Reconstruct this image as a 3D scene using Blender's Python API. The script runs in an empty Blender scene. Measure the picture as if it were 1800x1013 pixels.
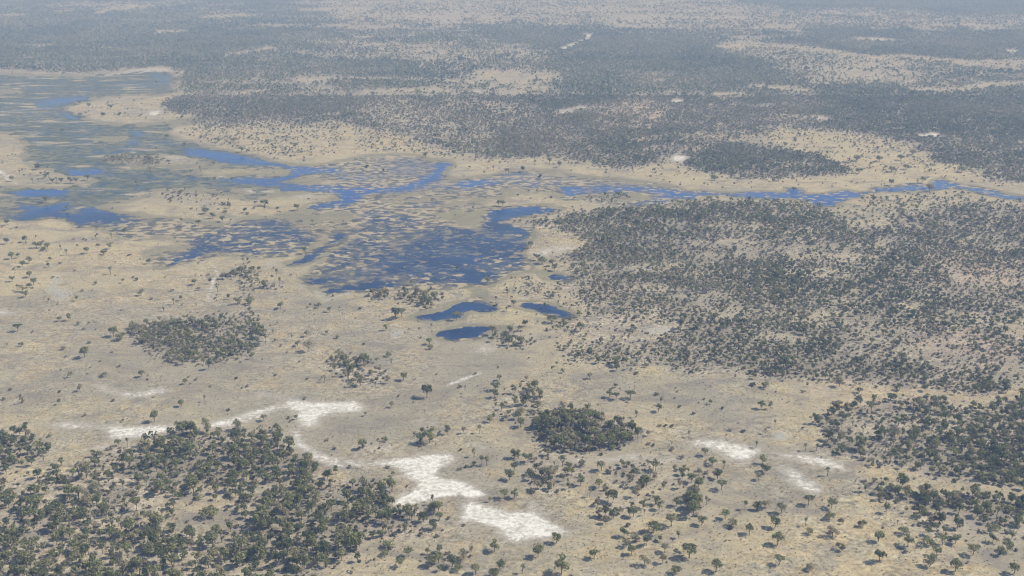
import bpy, math
import numpy as np
from math import radians as R

# ------------------------------------------------------------------ scene
S = bpy.context.scene
COL = S.collection
rng = np.random.default_rng(7)

# camera: light aircraft about 300 m above a flat flood plain
CAM_H, F, PITCH = 300.0, 1780.0, math.atan(616.0 / 1780.0)
CP, SP = math.cos(PITCH), math.sin(PITCH)
cam = bpy.data.cameras.new('camera')
cam.sensor_width = 36.0
cam.lens = 36.0 * F / 1800.0
cam.clip_start = 1.0
cam.clip_end = 200000.0
co = bpy.data.objects.new('camera', cam)
COL.objects.link(co)
co.location = (0, 0, CAM_H)
co.rotation_euler = (math.pi / 2 - PITCH, 0, 0)
S.camera = co

def ground_at(px, py):
    """point of the flat ground that the map position (px, py) stands for"""
    u = (np.asarray(px, float) - 900.0) / F
    v = (506.5 - np.asarray(py, float)) / F
    dz = v * CP - SP
    dy = CP + v * SP
    t = -CAM_H / dz
    return u * t, dy * t

def map_at(X, Y):
    d = Y * CP + CAM_H * SP
    v = (Y * SP - CAM_H * CP) / d
    return 900.0 + F * X / d, 506.5 - F * v

# ------------------------------------------------------------------ noise
def _hash(ix, iy, seed):
    h = (ix.astype(np.int64) * 374761393 + iy.astype(np.int64) * 668265263 + seed * 974634777) & 0xffffffff
    h = ((h ^ (h >> 13)) * 1274126177) & 0xffffffff
    h = ((h ^ (h >> 16)) * 2246822519) & 0xffffffff
    return ((h ^ (h >> 15)) & 0xffffff) / float(0xffffff)

def vnoise(x, y, seed):
    fx, fy = np.floor(x), np.floor(y)
    tx, ty = x - fx, y - fy
    tx = tx * tx * (3 - 2 * tx)
    ty = ty * ty * (3 - 2 * ty)
    a, b = _hash(fx, fy, seed), _hash(fx + 1, fy, seed)
    c, d = _hash(fx, fy + 1, seed), _hash(fx + 1, fy + 1, seed)
    return (a + (b - a) * tx) * (1 - ty) + (c + (d - c) * tx) * ty

def fbm(x, y, size, octaves=4, seed=0, gain=0.5):
    """-1 .. 1, feature size in metres"""
    s, a, tot = 0.0, 1.0, 0.0
    fx, fy = x / size, y / size
    for k in range(octaves):
        s = s + a * (vnoise(fx, fy, seed + 17 * k) * 2 - 1)
        tot += a
        a *= gain
        fx, fy = fx * 2.03 + 11.3, fy * 2.03 + 7.7
    return s / tot

def sstep(a, b, x):
    t = np.clip((x - a) / (b - a), 0, 1)
    return t * t * (3 - 2 * t)

# ------------------------------------------------------------------ survey map (half resolution)
MX0, MY0, MW, MH, MS = -300, -60, 1200, 600, 2.0

def raster(poly):
    p = np.array(poly, float)
    x = (p[:, 0] - MX0) / MS
    y = (p[:, 1] - MY0) / MS
    r0, r1 = max(int(y.min()) - 1, 0), min(int(y.max()) + 2, MH)
    m = np.zeros((MH, MW), np.float32)
    xs = np.arange(MW) + 0.5
    for sub in (0.25, 0.75):
        for r in range(r0, r1):
            yy = r + sub
            inside = np.zeros(MW, bool)
            x2, y2 = np.roll(x, -1), np.roll(y, -1)
            for i in np.nonzero((y > yy) != (y2 > yy))[0]:
                inside ^= xs < x[i] + (yy - y[i]) / (y2[i] - y[i]) * (x2[i] - x[i])
            m[r] += 0.5 * inside
    return m

def blur(m, sx, sy):
    for ax, s in ((1, sx / MS), (0, sy / MS)):
        if s < 0.3:
            continue
        n = max(1, int(3 * s))
        k = np.exp(-0.5 * (np.arange(-n, n + 1) / s) ** 2)
        k /= k.sum()
        pad = [(0, 0), (0, 0)]
        pad[ax] = (n, n)
        q = np.pad(m, pad, mode='edge')
        out = np.zeros_like(m)
        for i, w in enumerate(k):
            out += w * (q[:, i:i + MW] if ax == 1 else q[i:i + MH])
        m = out
    return m

def canvas(v=0.0):
    return np.full((MH, MW), v, np.float32)

def paint(c, poly, v, sx=4, sy=2):
    m = blur(raster(poly), sx, sy)
    c[:] = c * (1 - m) + v * m

def samp(c, px, py):
    x = np.clip((px - MX0) / MS - 0.5, 0, MW - 1.001)
    y = np.clip((py - MY0) / MS - 0.5, 0, MH - 1.001)
    ix, iy = x.astype(int), y.astype(int)
    tx, ty = x - ix, y - iy
    return ((c[iy, ix] * (1 - tx) + c[iy, ix + 1] * tx) * (1 - ty)
            + (c[iy + 1, ix] * (1 - tx) + c[iy + 1, ix + 1] * tx) * ty)

# ---- flooded marsh and its dry islands
BASIN = [(-300, 126), (0, 131), (130, 136), (250, 127), (290, 128), (310, 140), (302, 152), (310, 158), (285, 166), (240, 164), (190, 167), (160, 172), (120, 182), (105, 192), (140, 208), (180, 217), (210, 222), (280, 218), (345, 208), (372, 210), (300, 222), (283, 230), (320, 248), (370, 262), (420, 270), (470, 284), (510, 292), (560, 293), (610, 281), (660, 274), (720, 274), (765, 283), (790, 284), (775, 310), (800, 318), (860, 312), (890, 300), (930, 299), (970, 305), (1060, 315), (1160, 325), (1200, 333), (1200, 350), (1120, 365), (1080, 358), (1030, 345), (990, 350), (950, 340), (860, 345), (830, 360), (860, 368), (990, 366), (890, 384), (876, 389), (936, 402), (936, 411), (906, 448), (936, 474), (876, 488), (862, 501), (765, 505), (560, 511), (520, 490), (560, 480), (577, 444), (620, 415), (580, 404), (540, 420), (513, 444), (463, 451), (372, 444), (302, 464), (282, 473), (250, 448), (300, 443), (336, 430), (290, 415), (230, 420), (165, 400), (134, 392), (77, 379), (7, 384), (-300, 390)]
ISLANDS = [
    ([(-300, 232), (0, 230), (38, 232), (48, 258), (52, 290), (110, 300), (165, 308), (172, 320), (120, 331), (20, 332), (-300, 330)], 1),
    ([(-300, 155), (0, 155), (40, 156), (62, 164), (20, 172), (-300, 174)], .8),
    ([(150, 245), (185, 239), (240, 238), (244, 246), (205, 254), (175, 253)], .9),
    ([(170, 275), (270, 268), (330, 273), (388, 284), (345, 293), (260, 296), (190, 288)], .95),
    ([(330, 303), (366, 289), (440, 294), (505, 298), (514, 305), (498, 312), (430, 309), (392, 314), (345, 311)], .95),
    ([(490, 318), (545, 304), (592, 311), (565, 325), (505, 324)], .9),
    ([(395, 334), (450, 330), (520, 333), (500, 339), (420, 343)], .8),
    ([(160, 366), (250, 345), (262, 332), (330, 329), (385, 338), (430, 348), (470, 344), (530, 336), (592, 338), (592, 352), (560, 361), (530, 372), (490, 382), (425, 386), (390, 396), (310, 388), (235, 378)], 1),
    ([(50, 351), (105, 346), (98, 358), (72, 361)], .95),
    ([(500, 378), (560, 372), (625, 372), (618, 398), (590, 402), (530, 400)], .85),
    ([(625, 345), (700, 338), (800, 334), (860, 345), (850, 362), (760, 364), (650, 364)], .55),
    ([(730, 372), (800, 366), (858, 372), (852, 390), (850, 402), (800, 396), (770, 385)], .75),
    ([(858, 335), (900, 326), (985, 332), (985, 350), (900, 348)], .7),
    ([(1020, 347), (1080, 338), (1140, 340), (1120, 355), (1060, 360)], .9),
    ([(0, 352), (30, 352), (20, 362), (-60, 366), (-60, 354)], .8),
    ([(576, 436), (604, 424), (612, 428), (575, 452), (560, 462), (545, 466)], .8),
    ([(560, 492), (620, 494), (640, 499), (600, 500), (565, 503)], .7),
]
# ---- open water: name, outline, amount of emergent weed
WATERS = [
    ('lagoon', [(577, 444), (600, 434), (634, 417), (631, 377), (644, 372), (701, 374), (735, 380), (768, 394), (819, 401), (849, 404), (856, 397), (849, 391), (862, 380), (856, 367), (903, 364), (936, 362), (983, 365), (990, 366), (970, 375), (920, 377), (890, 384), (876, 389), (890, 396), (936, 402), (936, 411), (923, 424), (920, 437), (906, 448), (913, 458), (936, 474), (903, 478), (876, 488), (862, 501), (829, 501), (795, 505), (765, 505), (742, 498), (715, 501), (688, 505), (634, 508), (560, 511), (574, 503), (611, 501), (648, 498), (620, 493), (575, 490), (560, 480)], .54),
    ('lagoon', [(700, 440), (760, 415), (850, 410), (930, 412), (918, 436), (908, 450), (920, 466), (870, 486), (840, 498), (740, 492), (690, 480), (640, 470)], .38),
    ('lagoon', [(820, 482), (850, 480), (848, 493), (822, 494)], .0),
    ('lagoon', [(780, 455), (840, 450), (835, 458), (775, 462)], .0),
    ('lagoon', [(858, 368), (940, 364), (985, 366), (920, 376), (880, 386), (878, 392), (930, 404), (925, 409), (870, 406), (862, 398)], .1),
    ('lagoon', [(520, 490), (560, 487), (610, 491), (590, 495), (540, 497)], .2),
    ('lagoon', [(562, 507), (610, 502), (650, 497), (690, 499), (700, 503), (640, 508), (600, 511), (570, 512)], .1),
    ('lagoon', [(27, 334), (110, 332), (122, 337), (110, 343), (30, 343)], .1),
    ('lagoon', [(34, 360), (50, 362), (70, 365), (97, 359), (107, 352), (124, 357), (117, 365), (97, 370), (104, 375), (134, 377), (144, 367), (164, 364), (181, 370), (208, 377), (221, 389), (188, 391), (158, 389), (144, 399), (134, 392), (101, 382), (77, 379), (60, 387), (44, 390), (7, 384), (34, 379), (57, 372), (30, 365)], .15),
    ('lagoon', [(336, 421), (379, 404), (430, 387), (450, 384), (487, 389), (513, 397), (537, 401), (564, 414), (537, 434), (513, 444), (463, 451), (413, 444), (372, 444), (356, 451), (349, 456), (322, 453), (302, 464), (282, 473), (285, 464), (305, 451), (295, 446), (255, 448), (262, 444), (302, 443), (336, 444), (342, 434)], .50),
    ('lagoon', [(300, 456), (330, 446), (350, 436), (356, 444), (345, 455), (320, 455), (290, 470)], .1),
    ('lagoon', [(580, 404), (594, 406), (616, 414), (604, 421), (580, 431), (560, 444), (550, 458), (520, 468), (498, 469), (500, 464), (520, 456), (540, 444), (564, 431), (580, 420)], .05),
    ('lagoon', [(547, 468), (560, 469), (562, 476), (548, 476)], .05),
    ('channel', [(761, 285), (788, 284), (788, 293), (778, 305), (754, 321), (728, 332), (667, 338), (600, 340), (600, 331), (644, 331), (700, 329), (734, 319), (754, 307), (768, 298)], .05),
    ('channel', [(495, 329), (597, 333), (636, 343), (636, 353), (597, 363), (567, 365), (544, 370), (540, 363), (590, 355), (597, 342), (580, 336), (495, 335)], .08),
    ('channel', [(322, 265), (349, 262), (386, 267), (423, 272), (470, 281), (503, 293), (550, 294), (600, 297), (600, 304), (537, 306), (522, 313), (490, 318), (440, 316), (500, 310), (514, 303), (490, 293), (440, 288), (390, 283), (340, 275)], .12),
    ('channel', [(369, 314), (430, 311), (490, 314), (490, 322), (540, 325), (600, 325), (600, 336), (537, 330), (440, 323)], .2),
    ('channel', [(218, 258), (245, 248), (250, 235), (240, 227), (228, 230), (236, 240), (226, 249), (212, 256)], .1),
    ('channel', [(105, 299), (175, 296), (185, 304), (128, 310)], .15),
    ('channel', [(262, 129), (292, 128), (307, 135), (298, 150), (272, 146)], .38),
    ('channel', [(57, 183), (84, 176), (148, 170), (166, 172), (141, 180), (67, 189)], .2),
    ('channel', [(104, 195), (124, 200), (144, 206), (141, 212), (111, 206)], .15),
    ('channel', [(37, 198), (50, 196), (54, 202), (38, 204)], .2),
    ('channel', [(630, 300), (700, 285), (760, 292), (735, 315), (680, 326), (620, 322)], .55),
    ('channel', [(801, 318), (821, 316), (875, 316), (880, 324), (835, 326), (818, 333), (806, 330)], .1),
    ('channel', [(875, 303), (930, 300), (965, 308), (1000, 322), (940, 328), (880, 320)], .5),
    ('channel', [(986, 329), (1020, 329), (1026, 335), (1010, 344), (993, 347)], .1),
    ('channel', [(700, 358), (775, 353), (790, 358), (720, 364)], .4),
    ('river', [(1020, 330), (1100, 327), (1200, 334), (1234, 334), (1284, 338), (1334, 335), (1368, 337), (1378, 329), (1408, 330), (1418, 342), (1452, 340), (1485, 334), (1522, 339), (1532, 329), (1569, 329), (1586, 324), (1619, 322), (1636, 329), (1640, 314), (1653, 312), (1687, 322), (1737, 331), (1764, 338), (1800, 344), (2100, 372), (2100, 384), (1800, 353), (1764, 351), (1720, 340), (1677, 330), (1636, 335), (1586, 336), (1536, 338), (1515, 348), (1485, 351), (1468, 365), (1445, 365), (1421, 356), (1408, 350), (1368, 351), (1317, 348), (1267, 343), (1234, 345), (1220, 351), (1200, 350), (1170, 345), (1130, 337), (1060, 335)], .26),
    ('river', [(1143, 350), (1190, 347), (1175, 358), (1140, 363), (1095, 362)], .4),
    ('pond', [(718, 556), (752, 547), (790, 543), (792, 533), (818, 528), (856, 529), (882, 540), (872, 547), (830, 547), (812, 548), (830, 551), (818, 559), (788, 560), (768, 564), (730, 562)], .14),
    ('pond', [(905, 535), (930, 529), (960, 531), (983, 537), (1003, 547), (1022, 558), (1010, 564), (983, 556), (946, 548), (917, 543)], .16),
    ('pond', [(758, 593), (783, 580), (819, 569), (848, 569), (880, 575), (860, 585), (848, 592), (812, 599), (776, 599)], .14),
    ('pond', [(866, 575), (900, 572), (900, 578), (870, 580)], .35),
    ('pond', [(943, 477), (963, 478), (997, 487), (1012, 490), (990, 495), (958, 492)], .1),
    ('pond', [(828, 512), (850, 510), (852, 522), (832, 524)], .4),
]
WET, REED = canvas(), canvas(.74)
paint(WET, BASIN, 1.0, 11, 5.5)
# marsh vegetation cover of the basin, greener to the west
for isl, v in ISLANDS:
    m = blur(raster(isl), 9, 3.8)
    WET *= (1 - m * v * .86)
WATERID = {}
for nm, poly, weed in WATERS:
    paint(WET, poly, 1.0 if weed < .3 else .95, (5.5 if nm in ('river', 'channel') else 8), (2.0 if nm in ('river', 'channel') else 3.4))
    paint(REED, poly, weed + (.13 if nm == 'channel' else .05 if nm == 'river' else 0), 8, 3.2)
    WATERID.setdefault(nm, canvas())
    paint(WATERID[nm], poly, 1.0, 5, 3)

# ---- bare white clay pans
PANS = [
    ([(162, 680), (180, 677), (206, 690), (239, 691), (269, 682), (298, 684), (273, 692), (239, 697), (210, 695), (188, 690)], .95),
    ([(77, 747), (125, 741), (155, 749), (199, 750), (221, 754), (258, 752), (295, 747), (325, 748), (287, 758), (239, 767), (206, 773), (190, 771), (199, 762), (184, 755), (147, 752), (122, 750)], 1),
    ([(156, 794), (199, 777), (199, 785), (170, 797)], .7),
    ([(354, 746), (398, 738), (442, 726), (464, 718), (497, 713), (514, 706), (479, 699), (448, 691), (471, 691), (497, 700), (534, 705), (575, 711), (600, 705), (645, 712), (650, 719), (620, 727), (600, 728), (575, 722), (560, 736), (545, 752), (522, 752), (528, 735), (520, 722), (500, 717), (480, 722), (450, 735), (420, 743), (380, 751), (354, 752)], 1),
    ([(518, 750), (532, 752), (530, 775), (547, 792), (590, 808), (640, 806), (644, 814), (590, 820), (545, 806), (518, 786), (512, 765)], .8),
    ([(644, 811), (674, 808), (703, 805), (747, 801), (784, 796), (800, 801), (784, 813), (769, 824), (762, 835), (784, 846), (810, 845), (836, 857), (854, 867), (836, 877), (806, 869), (777, 871), (747, 879), (722, 886), (686, 888), (699, 876), (722, 865), (736, 854), (729, 846), (714, 839), (710, 824), (696, 819), (652, 815)], 1),
    ([(817, 883), (836, 880), (858, 893), (880, 901), (913, 902), (946, 901), (933, 888), (946, 882), (952, 898), (957, 913), (968, 927), (1009, 938), (968, 943), (924, 947), (902, 955), (893, 947), (880, 932), (858, 919), (828, 914), (804, 924), (817, 905)], 1),
    ([(812, 864), (838, 866), (842, 886), (818, 886)], .7),
    ([(972, 799), (1005, 803), (1057, 807), (1116, 801), (1152, 805), (1200, 805), (1200, 810), (1116, 809), (1064, 812), (1005, 809)], .75),
    ([(738, 736), (758, 733), (768, 747), (784, 756), (762, 752)], .5),
    ([(815, 776), (858, 783), (836, 793)], .5),
    ([(1200, 776), (1226, 774), (1259, 773), (1292, 781), (1329, 787), (1346, 792), (1322, 799), (1322, 811), (1299, 819), (1274, 799), (1248, 792), (1222, 783)], .8),
    ([(1347, 797), (1395, 801), (1436, 805), (1473, 816), (1497, 833), (1458, 824), (1421, 815), (1377, 809)], .8),
    ([(1366, 818), (1390, 823), (1412, 842), (1438, 856), (1449, 870), (1432, 867), (1404, 854), (1386, 836)], .9),
    ([(1180, 752), (1210, 757), (1222, 766), (1205, 764)], .75),
    ([(938, 444), (970, 433), (1019, 432), (1012, 438), (970, 449), (943, 452)], .5),
    ([(1122, 574), (1190, 577), (1186, 588), (1130, 589)], .4),
    ([(846, 609), (868, 607), (872, 618), (850, 621)], .7),
    ([(738, 576), (748, 574), (742, 588), (748, 598), (740, 594)], .6),
    ([(-300, 542), (0, 544), (48, 550), (0, 554), (-300, 556)], .65),
    ([(130, 134), (190, 129), (275, 117), (302, 121), (290, 127), (235, 129), (190, 134)], .42),
    ([(400, 333), (455, 332), (500, 336), (450, 341)], .5),
    ([(280, 274), (335, 274), (345, 279), (300, 282)], .45),
    ([(375, 311), (400, 309), (395, 315)], .7),
    ([(500, 350), (540, 342), (588, 340), (540, 347)], .6),
    ([(393, 388), (418, 387), (414, 391), (394, 392)], .6),
    ([(460, 468), (495, 453), (490, 460), (468, 472)], .55),
    ([(1620, 238), (1640, 234), (1656, 239), (1632, 243)], 1),
    ([(1180, 276), (1196, 270), (1212, 277), (1190, 284)], .9),
    ([(1405, 203), (1440, 206), (1470, 211), (1440, 210)], .8),
    ([(1176, 176), (1196, 175), (1198, 179), (1178, 181)], .9),
    ([(1530, 68), (1560, 69), (1555, 72), (1532, 71)], .8),
    ([(1768, 88), (1795, 90), (1790, 93), (1770, 92)], .9),
    ([(830, 161), (848, 160), (848, 164), (830, 164)], .9),
    ([(980, 87), (1000, 79), (1022, 72), (1032, 66), (1026, 62), (1036, 58), (1042, 64), (1030, 71), (1006, 81), (988, 90)], .75),
    ([(980, 197), (1010, 188), (1040, 185), (1030, 190), (1000, 197), (984, 203)], .5),
    ([(255, 201), (275, 194), (282, 200), (268, 204)], .9),
    ([(1540, 420), (1610, 421), (1612, 425), (1545, 425)], .35),
]
SAND = canvas()
for poly, v in PANS:
    q = min(1.0, max(.22, (poly[0][1] + 110) / 800.0))
    m = blur(raster(poly), 10.5 * q, 4.6 * q) * v * 1.25
    SAND[:] = np.maximum(SAND, m)
for poly, v in [([(782, 675), (830, 659), (852, 654), (852, 657), (832, 663), (786, 679)], .8), ([(371, 490), (377, 468), (381, 469), (377, 500), (374, 534), (370, 534)], .7), ([(0, 299), (12, 306), (16, 316), (34, 324), (28, 325), (10, 318), (6, 308), (-10, 302)], .8)]:
    SAND[:] = np.maximum(SAND, blur(raster(poly), 2, 1) * v)
# ---- damp grey clay: dried pools
MUDS = [
    ([(92, 488), (106, 484), (96, 503), (122, 518), (118, 528), (98, 528), (76, 510)], .9),
    ([(1352, 766), (1358, 760), (1375, 759), (1384, 766), (1376, 773), (1358, 773)], 1),
    ([(692, 580), (706, 579), (710, 588), (702, 594), (692, 590)], .9),
    ([(1135, 578), (1172, 579), (1170, 585), (1140, 585)], .9),
    ([(1495, 701), (1530, 701), (1528, 708), (1498, 708)], .6),
    ([(560, 511), (640, 510), (600, 518), (570, 530), (545, 505)], .5),
    ([(1395, 908), (1420, 908), (1418, 920), (1396, 920)], .6),
    ([(1024, 1000), (1050, 998), (1048, 1013), (1026, 1013)], .7),
]
MUD = canvas()
for poly, v in MUDS:
    MUD[:] = np.maximum(MUD, blur(raster(poly), 3, 1.8) * v)
# ---- grass tone: + straw yellow / - grey brown trampled
HALO = blur(np.clip(SAND * 1.2, 0, 1), 26, 11)
HALO[:120] = 0
TONE = canvas(.22)
for poly, v, sx, sy in [
    ([(-300, 560), (250, 520), (520, 520), (700, 560), (900, 610), (1100, 650), (1150, 700), (900, 760), (600, 740), (300, 720), (-300, 690)], -.30, 40, 16),
    ([(560, 700), (800, 660), (860, 720), (760, 790), (640, 780)], -.42, 30, 14),
    ([(480, 520), (800, 520), (860, 620), (700, 640), (500, 600)], -.28, 30, 14),
    ([(540, 790), (900, 780), (960, 880), (1000, 960), (760, 960), (640, 900)], -.2, 30, 16),
    ([(-300, 395), (140, 400), (330, 440), (300, 500), (140, 520), (-300, 520)], .5, 30, 12),
    ([(1200, 660), (1450, 670), (1450, 790), (1200, 760)], .12, 30, 14),
    ([(1250, 690), (1400, 700), (1390, 750), (1260, 745)], -.2, 25, 10),
    ([(1300, 690), (1700, 680), (1790, 700), (1500, 708), (1430, 740), (1380, 720)], .42, 25, 8),
    ([(1200, 770), (1480, 800), (1560, 860), (1400, 880), (1250, 850)], -.5, 25, 12),
    ([(900, 880), (1800, 920), (2100, 1100), (800, 1100)], .2, 40, 20),
    ([(1340, 230), (1440, 226), (1570, 250), (1640, 285), (1720, 312), (1600, 322), (1400, 322), (1200, 322), (1100, 300), (1300, 310), (1480, 300), (1380, 260)], .75, 14, 6),
    ([(340, 215), (640, 225), (860, 280), (900, 300), (760, 270), (520, 280), (300, 232)], .6, 14, 6),
    ([(165, 365), (260, 335), (400, 340), (590, 340), (500, 382), (390, 395)], .45, 14, 6),
]:
    paint(TONE, poly, v, sx, sy)

TONE -= 1.25 * HALO
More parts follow.
